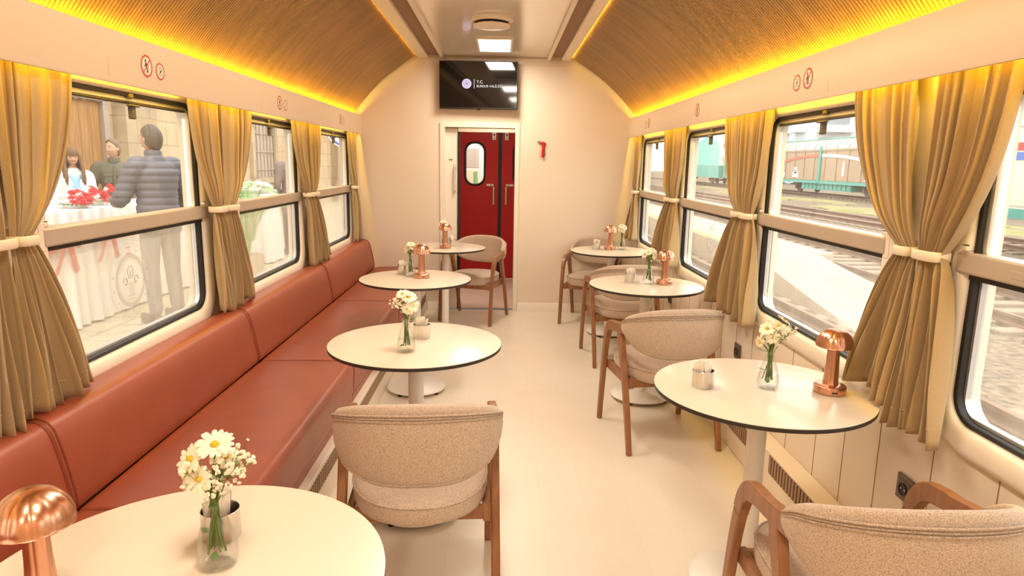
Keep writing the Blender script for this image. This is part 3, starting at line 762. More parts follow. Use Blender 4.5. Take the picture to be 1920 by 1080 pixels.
# ------------------------------------------------------------------ armchair
def strip2d(pts, n=5):
    """centre line (y,z,width) -> outline polygon"""
    C = cr([(a, b, c) for a, b, c in pts], n); Lf = []; Rt = []
    for i, p in enumerate(C):
        q = C[min(i + 1, len(C) - 1)] - C[max(i - 1, 0)]; t = Vector((q.x, q.y)); t.normalize(); nn = Vector((-t.y, t.x))
        Lf.append((p.x + nn.x * p.z / 2, p.y + nn.y * p.z / 2)); Rt.append((p.x - nn.x * p.z / 2, p.y - nn.y * p.z / 2))
    return Lf, Rt
def slab(mb, Lf, Rt, x0, x1):
    L = []
    for (a, b) in zip(Lf, Rt):
        L.append([(x0, a[0], a[1]), (x0, b[0], b[1]), (x1, b[0], b[1]), (x1, a[0], a[1])])
    mb.loops(L, True, True, True)
def make_chair():
    t = thing('armchair', 'x', 'chair')
    FL = [(.258, 0, .026), (.247, .10, .029), (.228, .25, .035), (.205, .40, .040), (.180, .505, .046)]
    AR = [(.180, .505, .046), (.160, .555, .050), (.122, .593, .054), (.065, .607, .052), (.0, .612, .050), (-.07, .622, .052), (-.135, .633, .052), (-.165, .637, .036)]
    RL = [(-.266, 0, .026), (-.238, .10, .030), (-.190, .25, .038), (-.140, .385, .044), (-.098, .48, .052), (-.070, .55, .060), (-.050, .600, .055)]
    for sx in (-1, 1):
        x0, x1 = sx * .231, sx * .259
        for nm, pts in (('leg', FL), ('leg', RL), ('armrest', AR)):
            mb = MB(); Lf, Rt = strip2d(pts)
            e = .0007 if nm == 'armrest' else 0
            slab(mb, Lf, Rt, x0 - sx * e, x1 + sx * e); mb.build(nm, M['wood'], t, smooth=30, bevel=.006, bseg=3)
    mb = MB()
    for sx in (-1, 1):
        slab(mb, [(.215, .372), (-.165, .372)], [(.218, .325), (-.178, .325)], sx * .205, sx * .231)
    mb.box(-.231, .231, .185, .207, .326, .372); mb.box(-.231, .231, -.165, -.143, .326, .372)
    mb.build('seat_frame', M['wood'], t, smooth=30, bevel=.004)
    # seat cushion
    def outline(k):
        P = []
        n = 56
        for i in range(n):
            a = 2 * pi * i / n; c, s_ = cos(a), sin(a)
            e = .62 if s_ > 0 else .86
            x = .222 * abs(c) ** e * (1 if c > 0 else -1); y = (.262 if s_ > 0 else .268) * abs(s_) ** e * (1 if s_ > 0 else -1)
            if s_ > 0: x *= 1.0
            d = Vector((x, y)); L = d.length; d *= max(0, (L - k)) / L
            P.append((d.x, d.y - .005))
        return P
    L = []
    for k, z in ((.06, .366), (.012, .366), (.003, .372), (0, .385), (-.002, .405), (0, .425), (.004, .434), (.012, .441), (.03, .447), (.07, .452), (.13, .455), (.19, .456), (.2215, .456)):
        L.append([(x, y, z + (.004 * (y / .26) if z > .42 else 0)) for x, y in outline(k)])
    seat = MB().loops(L, True, True, True).build('seat', M['fabric'], t, smooth=70)
    MB().tube([(x, y, .432 + .004 * y / .26) for x, y in outline(-.0005)] + [(outline(-.0005)[0][0], outline(-.0005)[0][1], .432)], .0032, 6, cap=False).build('seat_piping', M['fabpipe'], seat)
    # wrap-around backrest
    def plan(f, off=0):
        a = f * pi / 2 * 1.03
        c, s_ = cos(a), sin(a)
        x = (.238 + off) * abs(s_) ** .80 * (1 if s_ > 0 else -1)
        y = -.098 - (.195 + off) * (abs(c) ** .80 * (1 if c > 0 else -1))
        return Vector((x, y, 0))
    def zt(f): return .770 - .086 * f * f - .022 * max(0, (abs(f) - .8) / .2) ** 2
    def zb(f): return .505 + .115 * abs(f) ** 2.2
    mb = MB(); L = []; n = 48; pip = [[], [], []]; low = []
    K = 22
    for i in range(n + 1):
        f = -1 + 2 * i / n
        p = plan(f); q = plan(min(1, f + .01)) - plan(max(-1, f - .01)); q.normalize(); out = Vector((q.y, -q.x, 0))
        if out.y > 0 and abs(f) < .9: out = -out
        if abs(f) >= .9:
            out = Vector((1 if f > 0 else -1, 0, 0)) if out.x * f < 0 else out
        end = max(0, (abs(f) - .90) / .10); sc = sqrt(max(.0, 1 - end ** 2)) * .85 + .15
        z0, z1 = zb(f), zt(f); zc = (z0 + z1) / 2; h = (z1 - z0) / 2 * (1 - .12 * end ** 2)
        th = .021 * sc
        ring = []
        for k in range(K):
            a = 2 * pi * k / K
            cz = abs(sin(a)) ** .55 * (1 if sin(a) > 0 else -1); cx = abs(cos(a)) ** .6 * (1 if cos(a) > 0 else -1)
            z = zc + h * cz
            lean = -.05 * (z - .62) * 1.0
            bow = .010 * (1 - cz * cz)
            pp = p + out * (th * cx + bow) + Vector((0, lean * (1 - abs(f) ** 2), 0)); ring.append((pp.x, pp.y, z))
        L.append(ring)
        for j, dz in enumerate((.026, .036, .046)):
            if j == 0 or True:
                z = z1 - dz * (1 - .35 * abs(f)); pp = p + out * (th + .0075 - .0005 * j) + Vector((0, -.05 * (z - .62) * (1 - abs(f) ** 2), 0)); pip[j].append((pp.x, pp.y, z))
        z = z0 + .016; pp = p + out * (th * .82 + .003) + Vector((0, -.05 * (z - .62) * (1 - abs(f) ** 2), 0)); low.append((pp.x, pp.y, z))
    b = mb.loops(L, True, True, True).build('backrest', M['fabric'], t, smooth=75)
    for j in (0, 1, 2): MB().tube(pip[j][1:-1], (.0034, .0026, .0034)[j], 6).build('back_piping', M['fabpipe'], b)
    MB().tube(low[4:-4], .0024, 6).build('back_piping', M['fabpipe'], b)
    for sx in (-1, 1):
        MB().box(min(sx * .222, sx * .246), max(sx * .222, sx * .246), -.168, -.110, .602, .634).build('back_bracket', M['wood'], t, bevel=.006)
    return t
ch0 = make_chair()
def face(dx, dy): return atan2(-dx, dy)
CH = [
 ((-.262, 2.125), radians(4.0), 'speckled beige armchair seen from behind, standing alone in the aisle by the red bench'),
 ((-.250, 6.19), face(-.30, -.95), 'beige armchair facing the camera in front of the red door'),
 ((.871, 3.474), radians(8.5), 'middle wooden armchair of the chair row, its back beside the wall socket'),
 ((.919, 4.944), radians(4.4), 'wooden armchair half hidden by the second white table, next to the corner chair'),
 ((.868, 6.185), face(-.33, -.94), 'wooden armchair in the far corner turned towards the camera behind the last white table'),
 ((.936, 1.548), radians(0.5), 'big speckled armchair cut by the bottom picture edge, its arm next to the double socket'),
]
for i, (p, r, lab) in enumerate(CH):
    o = ch0 if i == 0 else dup(ch0)
    o.location = (p[0], p[1], 0); o.rotation_euler = (0, 0, r); o['label'] = lab; o['group'] = 'wool armchairs with walnut frames'

# ------------------------------------------------------------------ copper mushroom lamps
def make_lamp():
    t = thing('table_lamp', 'x', 'lamp')
    MB().lathe([(0, 0), (.047, 0), (.049, .002), (.050, .004), (.050, .022), (.049, .025), (.046, .027), (.022, .030), (.0, .030)], 64).build('base', M['copper'], t)
    MB().box(-.011, .007, -.0512, -.0495, .010, .0145).build('charging_port', M['signblack'], t)
    fl = lambda a, z: 1 + .07 * abs(sin(5 * a)) - .05
    MB().lathe([(.026, .028), (.0235, .034), (.0225, .05), (.0195, .10), (.0185, .15), (.0185, .172)], 80, flute=fl).build('stem', M['copper'], t)
    pr = []
    for k in range(15):
        a = pi / 2 * k / 14; pr.append((.0565 * cos(a) ** .92 if k < 14 else 1e-5, .158 + .058 * sin(a)))
    sc = lambda a, z: 1 + .050 * (abs(sin(6 * a)) ** .8 - .7) * max(0, sin(pi * min(1, max(0, (z - .156) / .060)))) ** .6
    inn = [(max(1e-5, r - .002), z - .0025) for r, z in pr]
    MB().lathe([(.0525, .1575), (.0555, .1555), (.0575, .1565)] + pr, 120, flute=sc, cap=False).build('lamp_shade', M['copper'], t, smooth=50)
    MB().lathe([(.052, .159), (.02, .166), (0, .166)], 48).build('diffuser', M['whitesteel'], t)
    return t
lp0 = make_lamp()
LP = [((-.722, .962), 'large copper mushroom lamp at the picture corner, on the big round table by the bench'),
      ((-.503, 4.180), 'copper mushroom lamp standing beside the vase on the bench-side table, mid-car'),
      ((-.480, 5.690), 'small copper mushroom lamp on the far table before the red door'),
      ((1.090, 2.078), 'copper mushroom lamp on the large white table touching the big curtain'),
      ((1.023, 4.075), 'copper mushroom lamp on the second white table of the chair row'),
      ((.952, 5.765), 'smallest copper mushroom lamp on the far corner white table')]
for i, (p, lab) in enumerate(LP):
    o = lp0 if i == 0 else dup(lp0)
    o.location = (p[0], p[1], TZ); o.rotation_euler = (0, 0, radians((0, 20, 10, -6, 30, 12)[i])); o['label'] = lab; o['group'] = 'copper table lamps'

# ------------------------------------------------------------------ vases
VP = [(.0, .0), (.026, .0), (.031, .003), (.0355, .014), (.0365, .026), (.0345, .042), (.0275, .070), (.0200, .094), (.0158, .110), (.0150, .119), (.0158, .122), (.0172, .125), (.0172, .130), (.0155, .132)]
def make_vase():
    t = thing('glass_vase', 'x', 'vase')
    inner = [(max(0, r - .0022), z + (.004 if z < .002 else 0)) for r, z in reversed(VP)]
    MB().lathe(VP + inner, 48, cap=False).build('vase_body', M['vase'], t, smooth=60)
    lv = .052
    def rr(z):
        for (r0, z0), (r1, z1) in zip(VP, VP[1:]):
            if z0 <= z <= z1 and z1 > z0: return r0 + (r1 - r0) * (z - z0) / (z1 - z0)
        return .03
    MB().lathe([(0, .0045), (.024, .0045)] + [(rr(z) - .0026, z) for z in (.008, .016, .028, .040, lv)] + [(0, lv)], 40).build('water', M['water'], t, smooth=60)
    return t
va0 = make_vase()
VA = {'L1': ((-.503, 1.098), 'clear glass vase with the big daisy bunch on the table at the picture corner'),
      'L2': ((-.361, 2.492), 'clear glass vase on the bench-side table that carries no lamp'),
      'L3': ((-.582, 4.236), 'clear glass vase half hidden behind the copper lamp on the bench-side table'),
      'L4': ((-.505, 5.80), 'clear glass vase behind the small copper lamp on the table before the red door'),
      'R1': ((.897, 2.112), 'clear glass vase on the large white table between steel cup and copper lamp'),
      'R2': ((.921, 4.069), 'clear glass vase on the second white table of the chair row'),
      'R3': ((1.055, 5.775), 'clear glass vase on the far corner white table')}
for i, (k, (p, lab)) in enumerate(VA.items()):
    o = va0 if i == 0 else dup(va0)
    o.location = (p[0], p[1], TZ); o['label'] = lab; o['group'] = 'clear bud vases'

# ------------------------------------------------------------------ bouquets
def daisy_mesh(mb, c, d, r, rnd, n=17):
    """petal wheel facing direction d"""
    d = Vector(d).normalized(); a = d.orthogonal().normalized(); b = d.cross(a)
    for k in range(n):
        t = 2 * pi * (k + rnd.uniform(-.25, .25)) / n; e = a * cos(t) + b * sin(t); s_ = d.cross(e)
        rr = r * rnd.uniform(.88, 1.05); w = r * .15; lift = rnd.uniform(.05, .28)
        L = []
        for u, ww, h in ((.16, .35, .02), (.45, .85, lift * .7), (.75, 1.0, lift), (.93, .7, lift * .95), (1.0, .12, lift * .8)):
            m = Vector(c) + e * rr * u + d * rr * h * .6
            L.append([m - s_ * w * ww, m + d * rr * .025, m + s_ * w * ww, m - d * rr * .02])
        mb.loops(L, True, True, True)
def bouquet(key, vpos, seed, daisies, sprigs, label, leafy=True, H=.125):
    rnd = random.Random(seed)
    t = thing('flower_bouquet', label, 'flowers', (vpos[0], vpos[1], TZ), group='daisy and gypsophila bunches')
    def stempath(tip, base):
        neck = Vector((rnd.uniform(-.006, .006), rnd.uniform(-.006, .006), .118))
        tip = Vector(tip); return cr([base, tuple(neck * .5 + Vector((base[0], base[1], base[2])) * .5), tuple(neck), tuple(neck + (tip - neck) * .5 + Vector((0, 0, .008))), tuple(tip)], 5)
    for (x, y, z, r, dx, dy, dz) in daisies:
        base = (rnd.uniform(-.015, .015), rnd.uniform(-.012, .012), rnd.uniform(.022, .034))
        st = MB().tube(stempath((x, y, z), base), .0022, 6).build('daisy_stem', M['stem'], t)
        m = MB(); daisy_mesh(m, (x, y, z), (dx, dy, dz), r, rnd)
        m.build('daisy_petals', M['petal'], st, smooth=50)
        d = Vector((dx, dy, dz)).normalized(); c = Vector((x, y, z)) + d * r * .05
        MB().sphere(tuple(c), r * .24, 12, 8, 1, 1, .75).build('daisy_disc', M['disc'], st)
    for (x, y, z, nb, sp) in sprigs:
        base = (rnd.uniform(-.012, .012), rnd.uniform(-.012, .012), .03)
        m = MB(); path = stempath((x, y, z), base); m.tube(path, .0011, 5)
        fl = MB(); root = path[len(path) * 3 // 4]
        for k in range(nb):
            v = Vector((rnd.gauss(0, 1), rnd.gauss(0, 1), rnd.gauss(0, .8))); v = v.normalized() * sp * rnd.uniform(.25, 1)
            tip = Vector((x, y, z)) + v
            m.tube([root, (root + tip) / 2 + Vector((0, 0, .004)), tip], .0005, 4)
            q = rnd.uniform(.0028, .0050)
            for j in range(4):
                w = Vector((rnd.uniform(-1, 1), rnd.uniform(-1, 1), rnd.uniform(-1, 1))) * q * .55
                fl.sphere(tuple(tip + w), q * rnd.uniform(.55, .8), 6, 4)
        o = m.build('sprig_stem', M['stem'], t); fl.build('sprig_blossom', M['breath'], o)
    for k in range(7):
        a = rnd.uniform(0, 6.28); q = rnd.uniform(.010, .030)
        m = MB(); path = stempath((q * cos(a), q * sin(a), rnd.uniform(.145, .185)), (rnd.uniform(-.016, .016), rnd.uniform(-.014, .014), rnd.uniform(.02, .034))); m.tube(path, .0017, 5); o = m.build('green_stem', M['stem'], t)
        m = MB()
        for j in range(6): m.sphere(tuple(path[-1] + Vector((rnd.uniform(-.007, .007), rnd.uniform(-.007, .007), rnd.uniform(-.006, .006)))), rnd.uniform(.0025, .004), 6, 4)
        m.build('sprig_blossom', M['breath'], o)
    for k in range(3):
        a = rnd.uniform(0, 6.28); z = (.034, .060, .125)[k]; b = Vector((.012 * cos(a), .012 * sin(a), z)); e = Vector((cos(a), sin(a), .25 if k else -.3)); s_ = Vector((-sin(a), cos(a), 0))
        m = MB(); Ln = .022 if k < 2 else .028
        m.loops([[b + e * Ln * u - s_ * Ln * w, b + e * Ln * u + Vector((0, 0, .0012)), b + e * Ln * u + s_ * Ln * w, b + e * Ln * u - Vector((0, 0, .0006))] for u, w in ((0, .04), (.25, .22), (.5, .34), (.75, .2), (1, .02))], True, True, True)
        m.build('leaf', M['leaf'], t)
    return t
big = [(.010, -.004, .232, .034, .1, -.45, .9), (-.030, -.010, .208, .032, -.5, -.6, .6), (-.045, .005, .172, .031, -.75, -.55, .2), (.018, .016, .200, .030, .35, -.2, .9), (-.012, -.024, .178, .027, -.1, -.95, .3)]
bouquet('L1', VA['L1'][0], 1, big, [(.05, -.008, .205, 34, .040), (.025, -.018, .195, 30, .036), (-.035, -.02, .185, 18, .04), (.015, -.02, .165, 20, .030)], 'large bunch of white daisies and gypsophila in the vase at the picture corner')
bouquet('L2', VA['L2'][0], 2, [(.012, 0, .215, .032, .2, -.5, .8), (.026, -.014, .186, .030, .5, -.8, .35), (-.012, .004, .225, .030, -.2, -.4, .9), (.010, -.022, .176, .026, .1, -1, .2)], [(-.035, -.01, .190, 26, .036), (-.012, -.02, .20, 18, .034)], 'white daisy bunch leaning over the lampless bench-side table')
bouquet('L3', VA['L3'][0], 3, [(.004, 0, .205, .028, .1, -.4, .9), (-.022, .0, .176, .030, -.8, -.4, .3), (.016, -.004, .186, .025, .5, -.5, .6)], [(-.02, 0, .19, 12, .025)], 'daisy bunch behind the copper lamp on the bench-side table')
bouquet('L4', VA['L4'][0], 4, [(.0, 0, .215, .028, .1, -.4, .9), (-.022, -.004, .200, .026, -.5, -.6, .6), (.022, 0, .196, .026, .6, -.5, .5)], [(.0, 0, .21, 10, .025)], 'daisy bunch peeping above the copper lamp before the red door')
sm = [(-.020, -.006, .205, .028, -.4, -.5, .7), (.012, -.010, .216, .027, .2, -.5, .8), (.035, .004, .232, .026, .5, -.2, .8), (-.008, -.020, .180, .024, -.2, -1, .3), (-.040, -.004, .158, .022, -.9, -.3, -.2)]
bouquet('R1', VA['R1'][0], 5, sm, [(.03, -.012, .19, 22, .034), (.07, .0, .205, 12, .03), (-.03, -.014, .185, 24, .036), (.0, -.02, .195, 24, .04)], 'bunch of small white flowers in the vase on the large white table')
bouquet('R2', VA['R2'][0], 6, [(-.010, -.006, .200, .026, -.2, -.6, .7), (.020, .004, .210, .026, .4, -.4, .8), (-.030, 0, .184, .024, -.7, -.5, .4), (.028, -.010, .180, .024, .6, -.8, .2)], [(.02, 0, .20, 18, .034), (-.03, 0, .19, 16, .032)], 'loose bunch of white flowers on the second white table of the chair row')
bouquet('R3', VA['R3'][0], 7, [(-.008, 0, .205, .028, -.1, -.6, .8), (.018, -.006, .195, .026, .4, -.7, .5), (-.02, -.01, .178, .024, -.5, -.8, .2), (.004, -.016, .168, .022, .1, -1, .1)], [(.0, 0, .20, 14, .028)], 'compact bunch of white flowers on the far corner white table')

# ------------------------------------------------------------------ steel cups with paper sachets
def make_cup():
    t = thing('steel_cup', 'x', 'cup')
    MB().lathe([(0, 0), (.0345, 0), (.0355, .0015), (.0355, .0565), (.0358, .058), (.0352, .059), (.0342, .058), (.0342, .003), (0, .003)], 48).build('cup_body', M['steel'], t)
    return t
def make_sachet(k):
    rnd = random.Random(40 + k)
    w = .013 + .004 * (k % 3); h = .074 + .008 * (k % 2)
    m = MB()
    def F(u, v):
        b = .0016 * sin(pi * u) * sin(pi * v)
        return (w * (u - .5) * 2, .004 * sin(v * 3 + k) + b, h * v)
    def G(u, v):
        p = F(u, v); return (p[0], p[1] - .0008 - .0032 * sin(pi * u) * sin(pi * v), p[2])
    m.grid(F, 4, 8); m.grid(G, 4, 8)
    return m.build('sugar_sachet', M['paper'], None)
cup0 = make_cup(); sac = [make_sachet(k) for k in range(4)]; used = [False] * 4
CU = {'L1': ((-.535, 1.190), 'steel cup of sugar sachets seen through the vase at the picture corner', 6),
      'L2': ((-.326, 2.700), 'steel cup of sugar sachets behind the vase on the lampless table', 6),
      'L3': ((-.640, 4.320), 'steel cup of sugar sachets behind vase and lamp on the bench-side table', 5),
      'L4': ((-.435, 5.86), 'steel cup of sugar sachets behind the lamp on the table before the red door', 4),
      'R1': ((.680, 2.117), 'steel cup of sugar sachets on the large white table, nearest the aisle armchair', 9),
      'R2': ((.817, 4.125), 'steel cup of sugar sachets on the second white table of the chair row', 8),
      'R3': ((.830, 5.765), 'steel cup of sugar sachets on the far corner white table', 6)}
rnd = random.Random(3)
for i, (k, (p, lab, n)) in enumerate(CU.items()):
    if k == 'R1': lab = 'steel cup of sugar sachets at the aisle edge of the large white table'
    o = cup0 if i == 0 else dup(cup0)
    o.location = (p[0], p[1], TZ); o['label'] = lab; o['group'] = 'steel sachet cups'
    for j in range(n):
        q = j % 4
        s_ = sac[q] if not used[q] else dup(sac[q])
        used[q] = True
        a = 2 * pi * j / n + .4; r = .0195 if j % 2 else .010
        s_.location = (p[0] + r * cos(a), p[1] + r * sin(a), TZ + .006)
        s_.rotation_euler = (rnd.uniform(-.13, .13), rnd.uniform(-.16, .16), a + pi / 2 + rnd.uniform(-.5, .5))
        tag(s_, 'white sugar sachet in the steel cup ' + {'L1': 'behind the vase at the picture corner', 'L2': 'behind the vase on the lampless table', 'L3': 'behind the lamp on the bench-side table', 'L4': 'on the table before the red door', 'R1': 'on the large white table', 'R2': 'on the second white table', 'R3': 'on the far corner white table'}[k], 'sachet', 'sugar sachets in the cup of table ' + {'L1': 'one', 'L2': 'two', 'L3': 'three', 'L4': 'four', 'R1': 'five', 'R2': 'six', 'R3': 'seven'}[k])
# ------------------------------------------------------------------ television
tv = thing('television', 'flat black television on the end wall above the doorway', 'television', (-.229, YE - .008, 2.172), rot=radians(-2.2))
MB().box(-.367, .367, -.085, -.035, -.216, .216).build('tv_case', M['tvframe'], tv, bevel=.004)
MB().box(-.358, .358, -.0865, -.0852, -.200, .208).build('screen', M['tv'], tv, smooth=0)
MB().box(-.12, .12, -.036, .010, -.12, .12).build('wall_bracket', M['blackrub'], tv)
MB().box(-.018, .018, -.078, -.06, -.224, -.214).build('sensor', M['blackrub'], tv, bevel=.002)
lg = MB(); lg.lathe([(0, 0), (.044, 0), (.044, .0006), (0, .0006)], 48)
lg.xf(Matrix.Translation((-.111, -.0866, .012)) @ Matrix.Rotation(pi / 2, 4, 'X'))
lo = lg.build('screen_seal', M['logo'], tv, smooth=0)
lg = MB()
for r0, r1 in ((.027, .031), (.0, .012), (.017, .0185)):
    lg.loops([[(r * cos(2 * pi * k / 40), r * sin(2 * pi * k / 40), .0003) for k in range(40)] for r in (max(r0, 1e-4), r1)])
for k in range(12):
    a = 2 * pi * k / 12; lg.quad(*[(x + .0225 * cos(a), y + .0225 * sin(a), .0003) for x, y in ((-.002, -.002), (.002, -.002), (.002, .002), (-.002, .002))])
lg.xf(Matrix.Translation((-.111, -.0873, .012)) @ Matrix.Rotation(pi / 2, 4, 'X'))
lg.build('seal_ink', M['logod'], lo, smooth=0)
MB().box(-.0435, -.0395, -.0872, -.0866, -.030, .053).build('screen_rule', M['text'], tv)
def textmesh(body, size, loc, matl, par, name):
    c = bpy.data.curves.new(name, 'FONT'); c.body = body; c.size = size; c.align_x = 'LEFT'; c.extrude = .0003
    o = bpy.data.objects.new(name, c); COL.objects.link(o)
    dg = bpy.context.evaluated_depsgraph_get(); me = bpy.data.meshes.new_from_object(o.evaluated_get(dg))
    bpy.data.objects.remove(o); me.materials.clear(); me.materials.append(matl)
    q = bpy.data.objects.new(name, me); COL.objects.link(q); q.parent = par; q.location = loc; q.rotation_euler = (pi / 2, 0, 0); return q
textmesh('T.C.', .036, (-.019, -.0868, .017), M['text'], tv, 'screen_lettering')
textmesh('BURDUR VAL\u0130L\u0130\u011e\u0130', .0285, (-.019, -.0868, -.018), M['text'], tv, 'screen_lettering')

# ------------------------------------------------------------------ ceiling lamps and air outlet
def panel(x, y, lab):
    t = thing('ceiling_lamp', lab, 'ceiling lamp', (x, y, 2.44))
    MB().box(-.15, .15, -.30, .30, -.012, 0).build('lamp_frame', M['white'], t, bevel=.003)
    MB().box(-.13, .13, -.28, .28, -.0135, -.0118).build('lamp_diffuser', M['lampglow'], t, smooth=0)
    area('ceiling_lamp_light', (x, y, 2.425), .26, .56, (0, 0, 0), (1, .85, .68), LAMPW)
LAMPW = 17
panel(-.077, 5.865, 'bright rectangular ceiling lamp in front of the television')
for y, l in ((3.75, 'rectangular ceiling lamp above the middle tables'), (2.3, 'rectangular ceiling lamp above the aisle armchair'), (.5, 'rectangular ceiling lamp above the viewer'), (-1.3, 'rectangular ceiling lamp behind the viewer')): panel(-.077, y, l)
t = thing('air_outlet', 'round white ceiling air outlet with a dark gap, beside the bright lamp', 'vent', (-.09, 4.91, 2.44))
MB().lathe([(.10, 0), (.150, 0), (.147, -.010), (.135, -.016), (.118, -.014), (.118, 0)], 64, cap=False).build('outlet_ring', M['white'], t, smooth=50)
MB().lathe([(0, -.004), (.120, -.004), (.120, -.002), (0, -.002)], 48).build('outlet_throat', M['signblack'], t)
MB().lathe([(0, -.055), (.03, -.055), (.034, -.051), (.110, -.048), (.128, -.043), (.132, -.036), (.126, -.030), (0, -.026)], 64).build('outlet_disc', M['white'], t, smooth=40)
MB().lathe([(0, -.03), (.018, -.03), (.018, -.003), (0, -.003)], 16).build('outlet_stem', M['white'], t)

# ------------------------------------------------------------------ window warning stickers
def sticker(kind, xw, s, y, z, r, lab):
    xw = 1.2022 if s > 0 else -1.3462
    """s: +1 when the face looks towards -x (chair side)"""
    t = thing('warning_sticker', lab, 'sticker', (xw, y, z))
    X = lambda d: -s * d
    def poly(m, pts, d):
        b = len(m.v); m.v += [(X(d), -s * u * r, v * r) for u, v in pts]; m.face([b + k for k in range(len(pts))])
    n = 40
    m = MB(); m.loops([[(X(d), -s * r * 1.02 * cos(2 * pi * k / n), r * 1.02 * sin(2 * pi * k / n)) for k in range(n)] for d in (-.007, .0006)], True, True, True); m.build('sticker_film', M['signbg'], t, smooth=0)
    m = MB(); m.loops([[(X(.0012), -s * q * r * cos(2 * pi * k / n), q * r * sin(2 * pi * k / n)) for k in range(n)] for q in (.84, 1)])
    m.build('red_ring', M['signred'], t, smooth=0)
    p = MB()
    if kind == 'lean':
        poly(p, [(-.18 + .13 * cos(2 * pi * k / 14), .46 + .15 * sin(2 * pi * k / 14)) for k in range(14)], .0010)
        poly(p, [(-.22, .28), (.02, .30), (.12, -.05), (.08, -.62), (-.06, -.66), (-.02, -.2), (-.2, -.08)], .0010)
        poly(p, [(-.22, .2), (-.42, -.05), (-.36, -.12), (-.12, .08)], .00105)
        poly(p, [(.06, -.1), (.26, -.55), (.16, -.62), (-.0, -.28)], .00105)
        poly(p, [(.25, .3), (.3, .3), (.3, -.3), (.25, -.3)], .0010)
        m = MB(); poly(m, [(-.66, -.58), (-.58, -.66), (.66, .58), (.58, .66)], .0014); m.build('red_bar', M['signred'], t, smooth=0)
    else:
        poly(p, [(-.5, .42), (.5, .42), (.5, .36), (-.5, .36)], .0010); poly(p, [(-.5, -.40), (.5, -.40), (.5, -.46), (-.5, -.46)], .0010)
        poly(p, [(-.22, -.26), (-.08, -.28), (.36, .06), (.30, .24), (.06, .12)], .0010); poly(p, [(-.34, .10), (.0, .10), (.0, .05), (-.34, .05)], .0010)
    p.build('pictogram', M['signblack'], t, smooth=0)
sticker('lean', -1.3515, -1, 2.635, 1.795, .040, 'round red no-leaning-out sticker above the window with three people')
sticker('throw', -1.3515, -1, 2.735, 1.788, .032, 'smaller red-rimmed bottle sticker above the window with three people')
sticker('lean', -1.3515, -1, 4.16, 1.795, .040, 'red no-leaning-out sticker above the palm fronds window')
sticker('throw', -1.3515, -1, 4.27, 1.788, .032, 'red-rimmed bottle sticker above the palm fronds window')
sticker('lean', -1.3515, -1, 5.69, 1.795, .040, 'small red no-leaning-out sticker above the blue round sign window')
sticker('throw', -1.3515, -1, 5.80, 1.788, .032, 'small red-rimmed bottle sticker above the blue round sign window')
sticker('throw', 1.2075, 1, 2.815, 1.803, .032, 'red-rimmed bottle sticker above the window with the brown wagon')
sticker('lean', 1.2075, 1, 2.715, 1.809, .040, 'red no-leaning-out sticker above the window with the brown wagon')
sticker('lean', 1.2075, 1, 4.23, 1.805, .040, 'single crumpled red no-leaning-out sticker above the chair-side window with the teal wagon')
sticker('lean', 1.2075, 1, 5.62, 1.805, .040, 'faint red no-leaning-out sticker near the end wall, chair side')
sticker('throw', 1.2075, 1, 5.74, 1.798, .032, 'faint red-rimmed bottle sticker near the end wall, chair side')

# ------------------------------------------------------------------ emergency hammer
t = thing('emergency_hammer', 'red emergency hammer with dark loop hanging on the end wall beside the doorway', 'hammer', (.385, YE, 1.60))
Y0 = -.006
m = MB().tube(cr([(-.022, -.016, .055), (-.004, -.016, .060), (.014, -.016, .055), (.030, -.016, .046)], 4), [.007] * 3 + [.012] * 8 + [.009] * 2, 10); m.build('hammer_head', M['redplastic'], t)
m = MB().tube(cr([(.004, -.016, .058), (.004, -.018, .025), (.006, -.018, -.01), (.004, -.018, -.045), (.002, -.016, -.078)], 4), .0105, 10)
for k in range(5): m.sphere((-.006, -.018, -.012 - .014 * k), .0065, 8, 6)
m.build('hammer_handle', M['redplastic'], t)
MB().tube(cr([(-.006, -.016, .060), (-.026, -.016, .070), (-.044, -.016, .071), (-.047, -.016, .062), (-.036, -.016, .056), (-.008, -.016, .047)], 4), .0036, 8).build('hook_loop', M['signblack'], t)
MB().tube(cr([(-.004, -.014, -.004), (-.026, -.014, -.006), (-.030, -.014, -.04), (-.026, -.014, -.076), (-.002, -.014, -.080)], 4), .0018, 6).build('hammer_guard', mat('clear_red_guard', (.75, .35, .25), .3), t)
MB().box(-.008, .022, -.008, 0, -.07, .06).build('hammer_holder', M['redplastic'], t, bevel=.002)
# ------------------------------------------------------------------ sockets
def socket(y, z, lab, w=1):
    t = thing('wall_socket', lab, 'socket', (XR, y, z))
    MB().box(-.010, 0, -.042, .042, -.042, .042).build('socket_plate', M['socket'], t, bevel=.003)
    MB().box(-.013, -.009, -.029, .029, -.029, .029).build('socket_frame', M['taupedark'], t, bevel=.003)
    m = MB().lathe([(.0, .0), (.0195, .0), (.0205, .0045), (.018, .0045), (.017, .001), (0, .0008)], 32)
    m.xf(Matrix.Translation((-.0128, 0, 0)) @ Matrix.Rotation(-pi / 2, 4, 'Y'))
    m.build('socket_cup', M['signblack'], t)
    m = MB()
    for a in (-.0095, .0095): m.lathe([(0, .0012), (.0025, .0012), (.0025, .0016), (0, .0016)], 10, (a, 0, 0))
    m.xf(Matrix.Translation((-.0130, 0, 0)) @ Matrix.Rotation(-pi / 2, 4, 'Y') @ Matrix.Rotation(pi / 2, 4, 'Z')); m.build('socket_pin', M['chrome'], t)
socket(1.955, .455, 'dark bronze wall socket on the panelling beside the big armchair')
socket(3.505, .468, 'small dark wall socket on the panelling behind the middle wooden armchair')
socket(5.0, .468, 'dark wall socket half hidden under the second white table')
